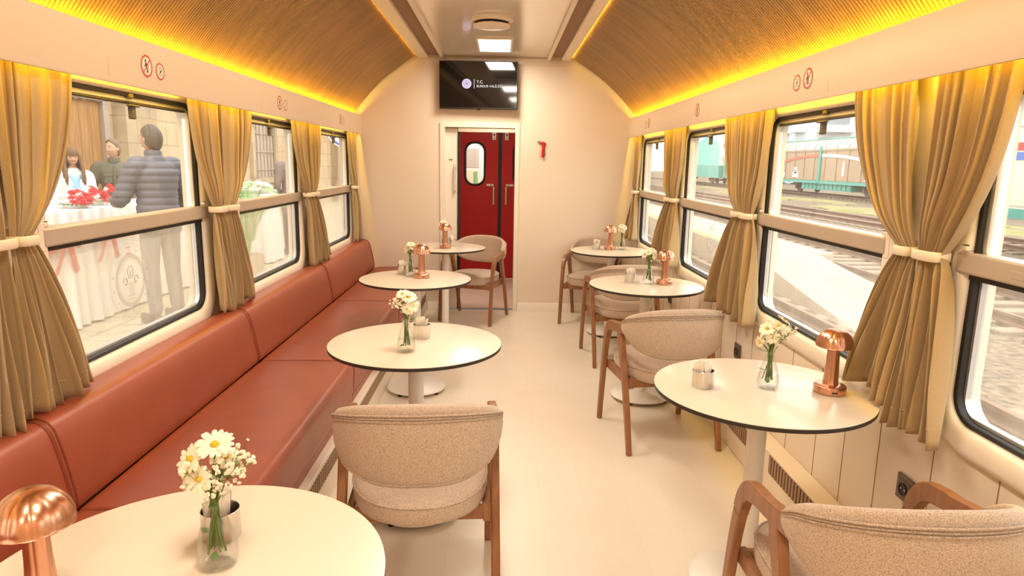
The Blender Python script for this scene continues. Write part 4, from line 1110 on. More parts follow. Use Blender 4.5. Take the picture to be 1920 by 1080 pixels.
# =================================================================== outside, bench side: station platform
M['stone'] = brickmat('station_stone', (.56, .42, .26), (.51, .37, .23), (.38, .28, .18), 1.1, .42, .012, .85, 'yz', .4, .22)
M['stone2'] = brickmat('station_pier_stone', (.42, .32, .20), (.37, .28, .18), (.3, .23, .15), .9, .42, .012, .85, 'yz', .4, .25)
M['paving'] = brickmat('platform_paving', (.46, .40, .28), (.41, .36, .25), (.26, .22, .15), .55, .28, .012, .8, 'yx', .4, .3)
M['plank'] = mat('old_door_planks', (.36, .17, .045), .6, var=.45, vscale=9, stretch=(1, 3, .25), bump=.3, bscale=30)
M['cloth'] = mat('white_tablecloth', (.74, .73, .71), .75)
M['bow'] = mat('red_ribbon', (.62, .05, .04), .5)
M['carn'] = mat('red_carnation', (.55, .01, .02), .7)
M['wflower'] = mat('white_bloom', (.90, .90, .88), .7)
M['iron'] = mat('old_window_iron', (.28, .22, .18), .6)
GR = XL - .11
struct('ground_platform', MB().box(-9, GR - .25, -6, 42, -.3, 0), M['paving'])
struct('ground_platform_gap', MB().box(GR - .25, GR, -6, 42, -1.2, -.9), mat('gap_dark', (.1, .09, .08), .9))
WX = -6.2
mb = MB().box(WX - .6, WX, -6, 42, 0, 7.5); struct('wall_station', mb, M['stone'])
for i, (a, b, c) in enumerate(((8.1, 8.9, .16), (10.95, 11.9, .22), (24.6, 26.0, .25), (30, 31.2, .25))):
    struct('wall_station_pier' + ('' if i == 0 else '.%03d' % i), MB().box(WX - .05, WX + c, a, b, 0, 7.4), M['stone2'])
# wooden door in the station wall
t = thing('wooden_door', 'old brown plank door in the stone station wall behind the woman', 'door', (WX, 9.75, 0))
for k in range(6):
    MB().box(.01, .05, -.78 + .26 * k + .004, -.78 + .26 * (k + 1) - .004, .02, 2.28).build('door_plank', M['plank'], t, bevel=.004)
m = MB(); m.box(0, .12, -.92, -.78, 0, 2.42); m.box(0, .12, .78, .92, 0, 2.42); m.box(0, .12, -.92, .92, 2.28, 2.42); m.build('door_frame', M['iron'], t, bevel=.01)
m = MB()
for k in range(9): m.sphere((.08, -.72 + .18 * k, 2.33 + .02 * sin(k * 2)), .09, 8, 6, .4, 1, .7)
m.build('carved_lintel', M['stone2'], t)
t = thing('barred_window', 'tall barred station window behind the person in the grey coat', 'window', (WX, 17.6, 1.0))
m = MB(); m.box(-.01, .02, -.75, .75, 0, 2.2); m.build('dark_opening', mat('dim_room', (.42, .36, .30), .8), t)
m = MB()
for k in range(7): m.tube([(.05, -.75 + .25 * k, 0), (.05, -.75 + .25 * k, 2.2)], .016, 6)
for k in range(5): m.tube([(.05, -.75, .2 + .45 * k), (.05, .75, .2 + .45 * k)], .016, 6)
m.build('window_bars', M['iron'], t)
m = MB()
m.box(0, .10, -.92, -.75, -.12, 2.35); m.box(0, .10, .75, .92, -.12, 2.35); m.box(0, .10, -.92, .92, 2.2, 2.35); m.box(0, .14, -.95, .95, -.14, 0); m.build('stone_surround', M['stone2'], t)
t = thing('station_sign', 'round white sign with blue rim projecting from the station wall, seen through the end window', 'sign', (-5.3, 23.1, 2.54))
RX = Matrix.Rotation(pi / 2, 4, 'X')
m = MB().lathe([(0, -.03), (.66, -.03), (.66, .03), (0, .03)], 64); m.xf(RX); m.build('sign_disc', mat('sign_white', (.80, .80, .82), .4), t)
m = MB().lathe([(.55, .031), (.61, .036), (.61, -.036), (.55, -.031)], 64, cap=False); m.xf(RX); m.build('sign_rim', mat('sign_blue', (.08, .12, .42), .4), t)
MB().box(WX + 5.3, -.62, -.03, .03, -.03, .03).build('sign_arm', M['iron'], t)
t = thing('notice_plate', 'small white notice plate on the stone wall below the round sign', 'sign', (WX, 25.2, 1.78)); 
MB().box(.25, .275, -.18, .18, -.24, .24).build('plate', mat('plate_white', (.85, .86, .86), .5), t, bevel=.004)
t = thing('wall_downpipe', 'thin brown downpipe on the stone station wall', 'pipe', (WX, 21.6, 0))
MB().tube([(.08, 0, 0), (.08, 0, 7)], .06, 10).build('pipe', M['iron'], t)
for z in (1, 3, 5): MB().lathe([(.075, z), (.075, z + .05)], 12, (.08, 0, 0)).build('pipe_collar', M['iron'], t)
# cloth covered tables
def clothed(label, x0, x1, y0, y1, z, seed, bows):
    t = thing('banquet_table', label, 'table', ((x0 + x1) / 2, (y0 + y1) / 2, 0))
    cx, cy = (x0 + x1) / 2, (y0 + y1) / 2
    rnd = random.Random(seed); n = 200; P = []
    per = rrect(x0 - cx, x1 - cx, y0 - cy, y1 - cy, .05, 4)
    ring = []
    for k in range(len(per)):
        a = Vector(per[k]); b = Vector(per[(k + 1) % len(per)]); m = max(1, int((b - a).length / .018))
        for j in range(m): ring.append(a + (b - a) * j / m)
    nn = len(ring)
    def lp(zz, w):
        out = []
        for k, p in enumerate(ring):
            d = p.normalized(); f = w * (sin(k * .75) + .6 * sin(k * .31 + 1))
            out.append((p.x + d.x * (f + w * .8), p.y + d.y * (f + w * .8), zz))
        return out
    MB().loops([lp(z + .001, 0), lp(z - .01, .003), lp(z * .75, .012), lp(z * .4, .022), lp(.02, .032)], True, True, False).build('tablecloth', M['cloth'], t, smooth=60)
    for sx in (-1, 1):
        for sy in (-1, 1):
            MB().box(sx * (x1 - cx - .08) - .02, sx * (x1 - cx - .08) + .02, sy * (y1 - cy - .08) - .02, sy * (y1 - cy - .08) + .02, 0, z - .01).build('leg', M['iron'], t)
    for (by, bz, sc) in bows:
        m = MB(); xb = x1 - cx + .05
        for sg in (-1, 1):
            m.grid(lambda u, v: (xb + .03 * sin(pi * u) * sin(pi * v) + .01, by - cy + sg * sc * u * (.55), bz + sc * .30 * (v - .5) * (.25 + u)), 8, 6)
            m.grid(lambda u, v: (xb + .015 + .01 * sin(5 * u), by - cy + sg * sc * (.05 + .34 * u) + sc * .16 * (v - .5), bz - sc * .75 * u + sc * .06 * v), 8, 4)
            m.grid(lambda u, v: (xb + .004 + .02 * sin(pi * u), by - cy + sg * (.1 + .62 * u), bz + .02 - .06 * sin(pi * u) + .05 * v), 8, 3)
        m.sphere((xb + .03, by - cy, bz), sc * .09, 10, 8)
        m.build('ribbon_bow', M['bow'], t, smooth=70, solid=.006)
    return t
clothed('long table under a white cloth with red bows, three people standing around it', -4.60, -3.62, 4.2, 7.2, 1.0, 5, [(4.75, .72, .34), (5.45, .76, .36), (6.05, .80, .36)])
clothed('white clothed table behind the man in the puffer jacket', -4.3, -3.5, 7.5, 8.7, .98, 6, [])
clothed('small white clothed stand under the bowl of white blossoms beyond the palm', -3.78, -3.28, 9.38, 9.88, .98, 8, [])
def posy(label, x, y, z, n, rr, mats, seed, white=.5):
    rnd = random.Random(seed); t = thing('flower_arrangement', label, 'flowers', (x, y, z))
    groups = {}
    for k in range(n):
        a = rnd.uniform(0, 6.28); r = rr * sqrt(rnd.random()); h = .05 + .10 * (1 - (r / rr) ** 2) + rnd.uniform(-.015, .02)
        key = mats[0] if rnd.random() < white else mats[1]
        if mats[0] is not mats[1]: key = mats[1] if (1.1 * cos(a) + .1 * sin(a)) * r / rr > -.05 else mats[0]
        mb = groups.setdefault(key, MB()); c = Vector((r * cos(a), r * sin(a), h))
        for j in range(3):
            daisy_mesh(mb, c + Vector((0, 0, .008 * j)), (cos(a) * .5 + rnd.uniform(-.2, .2), sin(a) * .5 + rnd.uniform(-.2, .2), 1), .036 - .009 * j, rnd, 9)
    for k, mb in groups.items(): mb.build('blooms', M[k], t, smooth=60)
    m = MB()
    for k in range(26):
        a = 2 * pi * k / 26; d = Vector((cos(a), sin(a), .1)); m.tube([d * rr * .4 + Vector((0, 0, .02)), d * rr * .8 + Vector((0, 0, .03)), d * rr * 1.05 + Vector((0, 0, .01))], [.014, .010, .002], 5, flat=.2)
    m.build('leaves', M['leaf'], t)
    MB().lathe([(0, 0), (rr * .6, 0), (rr * .75, .05), (0, .05)], 20).build('dish', M['cloth'], t)
    return t
posy('white and red flower arrangement at the corner of the long clothed table', -3.80, 6.02, 1.001, 46, .15, ('wflower', 'carn'), 1)
posy('white and red flower arrangement in the middle of the long clothed table', -3.90, 6.42, 1.001, 46, .17, ('wflower', 'carn'), 2)
posy('red and white flower arrangement beside the arm of the puffer jacket man', -4.05, 6.98, 1.001, 34, .14, ('wflower', 'carn'), 3)
posy('big bowl of white blossoms on the table beyond the palm', -3.52, 9.62, .981, 70, .30, ('wflower', 'wflower'), 4)
for i, (x, y, r, h, lab) in enumerate(((-4.05, 5.85, .10, .14, 'white porcelain bowl near the woman on the clothed table'), (-4.35, 6.35, .13, .04, 'white serving plate in front of the woman in light blue'), (-3.9, 5.62, .12, .13, 'white box-like dish on the clothed table next to the curtain'), (-4.3, 6.85, .07, .10, 'small glass jar on the clothed table before the man in green'))):
    tag(MB().lathe([(0, 0), (r * .6, 0), (r, h), (r * .96, h), (r * .56, .012), (0, .012)], 24, (0, 0, 0)).build('bowl' if i != 1 else 'plate', M['cloth'] if i < 3 else M['vase'], None, loc=(x, y, 1.001)), lab, 'dish')
# palm
t = thing('potted_palm', 'green potted palm with feathery fronds outside the bench window', 'plant', (-3.02, 7.90, 0))
MB().lathe([(0, 0), (.16, 0), (.20, .34), (.18, .34), (.17, .30), (0, .30)], 24).build('pot', mat('pot_stone', (.6, .5, .4), .7), t)
rnd = random.Random(9)
pal = mat('palm_frond', (.22, .46, .09), .5, var=.3, vscale=6)
for k in range(15):
    a = 2 * pi * k / 15 + rnd.uniform(-.2, .2); up = rnd.uniform(.7, 1.25); out = rnd.uniform(.3, .6); m = MB()
    P = cr([(0, 0, .3), (out * .25 * cos(a), out * .25 * sin(a), .3 + up * .55), (out * .65 * cos(a), out * .65 * sin(a), .3 + up * .92), (out * 1.1 * cos(a), out * 1.1 * sin(a), .3 + up * .85)], 8)
    m.tube(P, [.010 - .007 * i / len(P) for i in range(len(P))], 5)
    for i in range(5, len(P)):
        tt = (P[min(i + 1, len(P) - 1)] - P[i - 1]).normalized(); sd = tt.cross(Vector((0, 0, 1))).normalized()
        for sg in (-1, 1):
            for h in (0, .5):
                b = P[i - 1].lerp(P[i], h); e = b + (sd * sg * .9 + tt * .6 + Vector((0, 0, -.25))) * (.15 * (1.05 - abs(i / len(P) - .6)))
                mid = b.lerp(e, .5) + Vector((0, 0, .012)); w = tt * .0042
                m.loops([[b - w * .4, b + w * .4], [mid - w, mid + w], [e - w * .1, e + w * .1]], False)
    m.build('frond', pal, t, smooth=0)
t = thing('low_plant', 'low green plant on the paving below the palm fronds window', 'plant', (-2.3, 6.15, 0)); m = MB()
for k in range(40):
    a = rnd.uniform(0, 6.28); r = rnd.uniform(.05, .2); e = Vector((r * cos(a), r * sin(a), rnd.uniform(.1, .3))); b = e * .3; s_ = Vector((-sin(a), cos(a), 0)) * .022
    m.loops([[b - s_ * .2, b + s_ * .2], [b.lerp(e, .6) - s_, b.lerp(e, .6) + s_], [e - s_ * .1, e + s_ * .1]], False)
m.build('leaves', M['leaf'], t, smooth=0)

# =================================================================== outside, chair side: railway yard
M['ballast'] = mat('ballast_stones', (.27, .205, .135), .95, col2=(.085, .065, .045), vscale=9, bump=1, bscale=16, bdist=.05, ramp=(.35, .7), detail=6)
M['dry'] = mat('dry_grass', (.17, .18, .045), .95, col2=(.26, .205, .11), vscale=1.2, bump=1, bscale=12, bdist=.04, ramp=(.4, .6))
M['rail'] = mat('rusty_rail', (.20, .11, .07), .6, var=.3, vscale=8)
M['sleeper'] = mat('concrete_sleeper', (.24, .19, .135), .9)
M['teal'] = mat('teal_wagon_paint', (.08, .34, .29), .5, var=.15, vscale=2)
M['tan'] = mat('tan_wagon_paint', (.36, .255, .165), .55, var=.1, vscale=1.5)
M['roofc'] = mat('pale_wagon_roof', (.58, .50, .39), .5, var=.1, vscale=1)
M['wheel'] = mat('wagon_running_gear', (.10, .085, .075), .7)
M['coach'] = mat('cream_coach_paint', (.62, .57, .49), .45)
GZ = -.66
struct('ground_yard', MB().box(XR + .1, 200, -40, 320, GZ - .4, GZ), M['ballast'])
mb = MB()
rnd = random.Random(4)
for k in range(26):
    x = rnd.uniform(18.2, 22.0); y = rnd.uniform(6, 75); a = rnd.uniform(1.5, 5); b = rnd.uniform(.6, 1.3); L = len(mb.v)
    mb.lathe([(1e-5, .10), (.5, .08), (.85, .04), (1.0, -.02)], 18, cap=False)
    for i in range(L, len(mb.v)):
        p = mb.v[i]; mb.v[i] = (x + p[0] * b * (1 + .2 * sin(i * 1.7)), y + p[1] * a * (1 + .2 * sin(i * 2.3)), GZ + p[2])
tag(mb.build('grass_patches', M['dry'], None), 'patches of dry green grass between the tracks', 'grass', None, 'stuff')
def track(xc, lab, y0=-30, y1=150, ns=90):
    t = thing('railway_track', lab, 'railway track', (xc, 0, GZ))
    for sg in (-1, 1):
        pr = [(-.07, .06), (.07, .06), (.07, .075), (.012, .095), (.010, .15), (.036, .16), (.036, .20), (-.036, .20), (-.036, .16), (-.010, .15), (-.012, .095), (-.07, .075)]
        MB().prism([(a + sg * .7525, b) for a, b in pr], y0, y1, 'y').build('rail', M['rail'], t, smooth=30)
    s0 = None
    for k in range(ns):
        y = -2 + .62 * k
        if s0 is None: s0 = MB().box(-1.22, 1.22, -.13, .13, -.12, .062).build('sleeper', M['sleeper'], t, bevel=.02); s0.location = (0, y, 0)
        else:
            c = s0.copy(); COL.objects.link(c); c.parent = t; c.location = (0, y, 0)
track(3.42, 'rusty railway track just outside the chair-side windows')
track(7.82, 'rusty railway track in the middle of the yard')
track(14.6, 'railway track under the white coach')
track(25.8, 'railway track under the brown sliding-wall wagon')
def wheelset(par, x, y, z, r=.46):
    m = MB()
    for sg in (-1, 1):
        q = MB().lathe([(0, -.06), (.12, -.06), (.14, -.03), (r - .08, -.03), (r - .07, -.055), (r, -.055), (r + .03, .06), (r + .03, .075), (0, .05)], 28); q.xf(Matrix.Translation((x + sg * .75, y, z)) @ Matrix.Rotation(-sg * pi / 2, 4, 'Y'))
        b = len(m.v); m.v += q.v; m.f += [tuple(b + i for i in f) for f in q.f]; m.mi += [0] * len(q.f)
    q = len(m.v); m.tube([(x - .8, y, z), (x + .8, y, z)], .08, 10)
    return m.build('wheelset', M['wheel'], par)
def bogie(par, x, y, z):
    for dy in (-.9, .9): wheelset(par, x, y + dy, z)
    m = MB()
    for sg in (-1, 1):
        xx = x + sg * 1.02
        m.prism([(y - 1.4, z + .08), (y - 1.15, z + .22), (y - .5, z + .02), (y + .5, z + .02), (y + 1.15, z + .22), (y + 1.4, z + .08), (y + 1.2, z - .08), (y + .6, z - .2), (y - .6, z - .2), (y - 1.2, z - .08)], xx - .06, xx + .06, 'x')
        for dy in (-.9, .9): m.box(xx - .1, xx + .1, y + dy - .14, y + dy + .14, z - .13, z + .16)
        for dy in (-.18, .18): m.tube([(xx, y + dy, z - .1), (xx, y + dy, z + .35)], .09, 10)
    m.build('bogie_frame', M['wheel'], par, bevel=.01)
RZ = GZ + .20
# brown wagon with the coloured arch
BX, Y0w, Y1w = 25.8, 29.5, 74
t = thing('freight_wagon', 'long brown wagon with ribbed pale barrel roof, teal frame and red and white arch stripe', 'wagon', (BX, 51.5, 0))
f0, f1 = Y0w - 51.5, Y1w - 51.5; hw = 1.42
MB().box(-hw, hw, f0, f1, .60, 2.95).build('wagon_body', M['tan'], t, bevel=.03)
arc = [(-hw - .03 + 0, 2.9)] + [(-hw * cos(pi * k / 16) * 1.03, 2.95 + .80 * sin(pi * k / 16)) for k in range(17)] + [(hw + .03, 2.9)]
m = MB().prism(arc, f0 - .02, f1 + .02, 'y'); m.build('wagon_roof', M['roofc'], t, smooth=50)
m = MB(); y = f0 + .3
while y < f1:
    m.tube([(a, y, b + .01) for a, b in arc[1:-1]], .035, 5); y += 1.75
m.build('roof_ribs', M['sleeper'], t)
m = MB(); y = f0 + .2
while y < f1: m.box(-hw - .035, -hw + .01, y, y + .07, .66, 2.88); y += 1.75
m.box(-hw - .05, -hw + .01, f0, f1, 2.82, 2.95); m.build('body_ribs', mat('tan_rib', (.28, .20, .13), .55), t)
m = MB()
for y in (0, f0 + .1, f1 - .4): m.box(-hw - .09, -hw + .01, y - .16, y + .16, .4, 3.15)
m.tube([(-.4, f0, 3.80), (-.4, f1, 3.80)], .05, 6)
m.build('door_posts', M['teal'], t)
m = MB(); m.box(-hw - .05, hw + .05, f0, f1, .38, .60); m.box(-hw + .15, hw - .15, -4.7, 3.2, -.10, .38); m.box(-hw - .12, -hw, -9, -8.0, .12, .42)
for k in range(12): m.box(-hw + .10, -hw + .16, -4.6 + .65 * k, -4.54 + .65 * k, -.05, .38)
m.build('underframe', M['teal'], t)
for y in (-17, -6, 4.6, 16):
    wheelset(t, 0, y, RZ + .495)
    m = MB()
    for sg in (-1, 1):
        m.box(sg * 1.05 - .08, sg * 1.05 + .08, y - .16, y + .16, RZ + .34, RZ + .68); m.prism([(y - .75, .40), (y + .75, .40), (y + .6, .30), (y + .2, RZ + .74), (y - .2, RZ + .74), (y - .6, .30)], sg * 1.05 - .05, sg * 1.05 + .05, 'x')
    m.build('axle_spring', M['wheel'], t)
def archband(mm, y0, y1, nm, z0=2.50, c0=0):
    m = MB(); n = 30; A = 9.6; B = 1.75
    def pt(y, o): return (-hw - .042, y, z0 - B * (1 - sqrt(max(0, 1 - ((y - c0) / A) ** 2))) - o * .11)
    L = [[pt(y0 + (y1 - y0) * k / n, -1), pt(y0 + (y1 - y0) * k / n, 1)] for k in range(n + 1)]
    m.loops(L, False); m.build(nm, mm, t, smooth=0, solid=.004)
archband(mat('arch_red', (.50, .10, .06), .5), .2, 9.3, 'arch_stripe'); archband(mat('arch_blue', (.55, .62, .72), .5), -9.3, -.2, 'arch_stripe'); archband(bpy.data.materials['arch_red'], 11.5, 19.8, 'arch_stripe', c0=19.9)
m = MB()
for y, z, w, h in ((4.2, 1.0, .5, .22), (4.2, 1.35, .22, .26), (-7.2, .95, .6, .26), (-7.2, 1.4, .26, .3), (8.2, .95, .5, .2), (6.8, .95, .5, .2), (-3.6, 1.5, .12, .5)): m.box(-hw - .045, -hw, y - w, y + w, z - h / 1, z + h)
m.build('data_panel', M['wflower'], t)
m = MB()
for y, z in ((4.2, 1.35), (-7.2, 1.42)): m.lathe([(.06, -.002), (.12, -.002), (.12, .002), (.06, .002)], 14); m.xf(Matrix.Translation((-hw - .048, y, z)) @ Matrix.Rotation(pi / 2, 4, 'Y'), len(m.v) - 14 * 4)
m.build('data_mark', M['wheel'], t)
# teal hopper further down the line
t = thing('freight_wagon', 'teal round-topped wagon far down the yard', 'wagon', (25.8, 88, 0))
m = MB().prism([(-1.5, .7), (-1.5, 3.6), (-1.3, 4.4), (-.7, 5.0), (0, 5.15), (.7, 5.0), (1.3, 4.4), (1.5, 3.6), (1.5, .7)], -3.2, 9, 'y'); m.build('wagon_body', mat('teal_pale', (.22, .48, .42), .5), t, smooth=40)
MB().box(-1.55, 1.55, -12.8, 9, .3, .72).build('underframe', M['teal'], t)
m = MB(); m.box(-1.5, 1.5, -12.5, -3.4, .72, 1.7); m.build('low_end', M['teal'], t)
for y in (-9, 5.5): bogie(t, 0, y, RZ + .495)
# cream coach
t = thing('passenger_coach', 'cream railway coach with red and blue stripe and teal sill', 'coach', (14.6, 4.0, 0))
c0, c1 = -14, 13.3; hw = 1.42
pr = [(-hw, .62), (-hw, 2.9), (-1.25, 3.25), (-.8, 3.5), (0, 3.62), (.8, 3.5), (1.25, 3.25), (hw, 2.9), (hw, .62)]
MB().prism(pr, c0, c1, 'y').build('coach_body', M['coach'], t, smooth=40)
m = MB(); y = c0 + .3
while y < c1: m.box(-hw - .025, -hw, y, y + .10, .9, 2.7); y += 1.3
m.box(-hw - .03, -hw, c0, c1, 2.62, 2.72); m.build('coach_ribs', mat('coach_rib', (.74, .70, .62), .5), t)
MB().box(-hw - .012, -hw, c0, c1, 2.02, 2.22).build('red_stripe', mat('stripe_red', (.55, .07, .06), .5), t)
MB().box(-hw - .012, -hw, c0, c1, 1.78, 1.98).build('blue_stripe', mat('stripe_blue', (.10, .17, .52), .5), t)
MB().box(-hw - .06, hw + .06, c0, c1, .30, .55).build('underframe', M['teal'], t)
MB().box(-hw + .02, hw - .02, c0, c1, .5, .66).build('sill_panel', M['coach'], t)
m = MB(); m.box(-1.1, 1.1, -6, 2, -.3, .3); m.build('equipment_box', M['wheel'], t, bevel=.03)
for y in (-10.5, 9.6): bogie(t, 0, y, RZ + .495)
# low platform with yellow edge
t = thing('low_platform', 'low pale platform with a yellow edge line and sloping end between the near tracks', 'platform', (5.5, 25, GZ))
pale = mat('pale_platform_concrete', (.42, .34, .26), .8, var=.15, vscale=2)
MB().box(-.78, .80, -12.6, 60, 0, .56).build('platform_slab', pale, t, bevel=.03)
m = MB(); L = []
for k in range(13):
    u = k / 12; y = -12.6 - 3.9 * u; h = .56 * (1 - u) ** 1.15 + .01; w = .80 + .12 * sin(pi * u * .8)
    L.append([(-.78, y, 0), (-.75, y, h * .92), (-.6, y, h), (w - .35, y, h), (w, y, h * .6), (w + .08 * u, y, 0)])
m.loops(L, True, True, True).build('sloped_end', pale, t, smooth=60)
MB().box(-.76, -.58, -12.6, 60, .56, .564).build('edge_line', mat('line_yellow', (.55, .42, .06), .6), t)
# apartment buildings
def block(lab, x, y, wx, wy, h, floors, bays, wallc, balc):
    t = thing('apartment_building', lab, 'building', (x, y, GZ))
    w = MB().box(-wx / 2, wx / 2, -wy / 2, wy / 2, 0, h).build('facade', mat('facade', wallc, .8), t)
    MB().box(-wx / 2 - .5, wx / 2 + .5, -wy / 2 - .5, wy / 2 + .5, h, h + .6).build('roof', M['sleeper'], t)
    wm = bpy.data.materials.get('far_window') or mat('far_window', (.30, .33, .36), .3)
    bmt = mat('balcony', balc, .8)
    for f in range(floors):
        for b in range(bays):
            yy = -wy / 2 + wy * (b + .5) / bays; z = h * (f + .35) / floors
            m = MB().box(-wx / 2 - .05, -wx / 2 + .02, yy - wy / bays * .28, yy + wy / bays * .28, z, z + h / floors * .5)
            m.build('window', wm, t)
            MB().box(-wx / 2 - 1.0, -wx / 2, yy - wy / bays * .33, yy + wy / bays * .33, z - h / floors * .28, z - .05).build('balcony', bmt, t)
            xx = -wx / 2 + wx * (b + .5) / bays
            MB().box(xx - wx / bays * .28, xx + wx / bays * .28, -wy / 2 - .05, -wy / 2 + .02, z, z + h / floors * .5).build('window', wm, t)
            MB().box(xx - wx / bays * .33, xx + wx / bays * .33, -wy / 2 - 1.0, -wy / 2, z - h / floors * .28, z - .05).build('balcony', bmt, t)
    return t
block('pale apartment building with brown balconies beyond the teal wagon', 56, 172, 22, 16, 24, 7, 3, (.82, .74, .66), (.50, .36, .26))
block('grey-blue apartment building behind the brown wagon roof', 48, 96, 14, 10, 17, 5, 2, (.52, .56, .60), (.6, .62, .64))
block('white apartment building with red tint behind bare trees', 56, 76, 14, 16, 13, 4, 3, (.80, .72, .66), (.66, .42, .34))
# bare trees, lamp post
def tree(lab, x, y, h, seed):
    rnd = random.Random(seed); t = thing('bare_tree', lab, 'tree', (x, y, GZ)); tr = MB(); br = MB()
    tr.tube([(0, 0, 0), (.1, 0, h * .35), (0, .1, h * .6)], [.22, .17, .10], 8)
    def go(p, d, L, r, n):
        e = p + d * L; br.tube([p, e], [r, r * .6], 4)
        if n:
            for k in range(3): go(p.lerp(e, rnd.uniform(.5, 1)), (d + Vector((rnd.uniform(-.8, .8), rnd.uniform(-.8, .8), rnd.uniform(-.1, .6)))).normalized(), L * .68, r * .6, n - 1)
    for k in range(5): go(Vector((.05, 0, h * (.3 + .07 * k))), Vector((cos(k * 1.3), sin(k * 1.3), 1)).normalized(), h * .26, .07, 3)
    bk = bpy.data.materials.get('bare_bark') or mat('bare_bark', (.36, .27, .21), .9)
    tr.build('trunk', bk, t); br.build('branches', bk, t, smooth=0)
tree('bare tree behind the brown wagon, the one nearer the grey-blue building', 33, 56, 8, 1); tree('bare tree behind the brown wagon, standing before the white building', 33, 49, 7.5, 2)
t = thing('lamp_post', 'slim white yard post between the tracks in front of the teal wagon', 'post', (23.3, 65, GZ))
MB().tube([(0, 0, 0), (0, 0, 5)], [.11, .07], 10).build('post', M['coach'], t); MB().lathe([(0, 0), (.3, 0), (.26, .16), (.14, .22), (0, .22)], 14).build('post_foot', M['coach'], t)
MB().tube([(0, 0, 5), (-.5, 0, 5.3), (-1.2, 0, 5.3)], .05, 8).build('post_arm', M['coach'], t)
# =================================================================== people on the platform
SKIN = mat('skin', (.46, .255, .17), .5, sss=.1); 
def skin_mesh(chains, vox=None):
    """one connected skeleton (list of (p, r, parent index)) -> smooth mesh data"""
    me = bpy.data.meshes.new('sk'); me.from_pydata([c[0] for c in chains], [(c[2], i) for i, c in enumerate(chains) if c[2] is not None], [])
    o = bpy.data.objects.new('sk', me); COL.objects.link(o)
    md = o.modifiers.new('s', 'SKIN'); md.branch_smoothing = .6; md.use_smooth_shade = True
    for i, c in enumerate(chains):
        rr = c[1] if isinstance(c[1], tuple) else (c[1], c[1])
        me.skin_vertices[0].data[i].radius = rr
        me.skin_vertices[0].data[i].use_root = (i == 0)
    o.modifiers.new('d', 'SUBSURF').levels = 2
    o.modifiers['d'].render_levels = 2
    dg = bpy.context.evaluated_depsgraph_get(); dg.update()
    r = bpy.data.meshes.new_from_object(o.evaluated_get(dg)); bpy.data.objects.remove(o); bpy.data.meshes.remove(me)
    return r
def mesh_into(mb, me, M4=None):
    b = len(mb.v)
    for v in me.vertices: mb.v.append(tuple((M4 @ v.co) if M4 else v.co))
    for p in me.polygons: mb.f.append(tuple(b + i for i in p.vertices)); mb.mi.append(mb.cur)
def remeshed(mb, vox, name, matl, par, smooth=8):
    o = mb.build(name, matl, None, smooth=0)
    r = o.modifiers.new('r', 'REMESH'); r.mode = 'VOXEL'; r.voxel_size = vox; r.use_smooth_shade = True
    s = o.modifiers.new('sm', 'SMOOTH'); s.factor = .5; s.iterations = smooth
    dg = bpy.context.evaluated_depsgraph_get(); dg.update()
    me = bpy.data.meshes.new_from_object(o.evaluated_get(dg)); old = o.data
    o.modifiers.clear(); o.data = me; bpy.data.meshes.remove(old)
    me.polygons.foreach_set('use_smooth', [True] * len(me.polygons))
    o.name = name; o.parent = par
    return o
def head_into(mb, c, yaw, pitch=0, h=.235, female=False):
    """head of height h centred at c; faces +y before yaw"""
    R = Matrix.Translation(c) @ Matrix.Rotation(yaw, 4, 'Z') @ Matrix.Rotation(pitch, 4, 'X')
    q = MB(); nu, nv = 40, 32; k = h / .235
    def F(u, v):
        a = 2 * pi * u; b = pi * (v - .5)
        x, y, z = .074 * cos(b) * cos(a), .095 * cos(b) * sin(a), .118 * sin(b)
        lo = max(0, -z / .118)
        x *= 1 - .38 * lo ** 1.6; y *= 1 - .22 * lo ** 1.5
        if y > 0:
            y += .010 * math.exp(-((z + .092) / .020) ** 2) * math.exp(-(x / .03) ** 2)           # chin
            y += .024 * math.exp(-((z + .022) / .016) ** 2) * math.exp(-(x / .011) ** 2) + .011 * math.exp(-((z - .004) / .022) ** 2) * math.exp(-(x / .009) ** 2)   # nose
            for sx in (-1, 1):
                y -= .011 * math.exp(-((z - .014) / .013) ** 2) * math.exp(-((x - sx * .031) / .016) ** 2)  # eye sockets
                y += .006 * math.exp(-((z + .020) / .018) ** 2) * math.exp(-((x - sx * .042) / .018) ** 2)  # cheeks
                y += .005 * math.exp(-((z - .034) / .008) ** 2) * math.exp(-((x - sx * .030) / .020) ** 2)  # brow
            y += .007 * math.exp(-((z + .058) / .008) ** 2) * math.exp(-(x / .020) ** 2)
            y -= .004 * math.exp(-((z + .052) / .004) ** 2) * math.exp(-(x / .022) ** 2)
        else: y *= 1.06
        return (x * k, y * k, z * k)
    q.grid(F, nu, nv, True)
    for sx in (-1, 1):
        q.sphere((sx * .078 * k, -.006 * k, .002), .030 * k, 10, 8, .28, .6, 1.0)
    q.xf(R); b = len(mb.v); mb.v += q.v; mb.f += [tuple(b + i for i in f) for f in q.f]; mb.mi += [0] * len(q.f)
    return R
WHITE = mat('eye_white', (.42, .38, .34), .3); IRIS = mat('eye_iris', (.08, .05, .03), .3); LIP = mat('lips', (.55, .22, .18), .5)
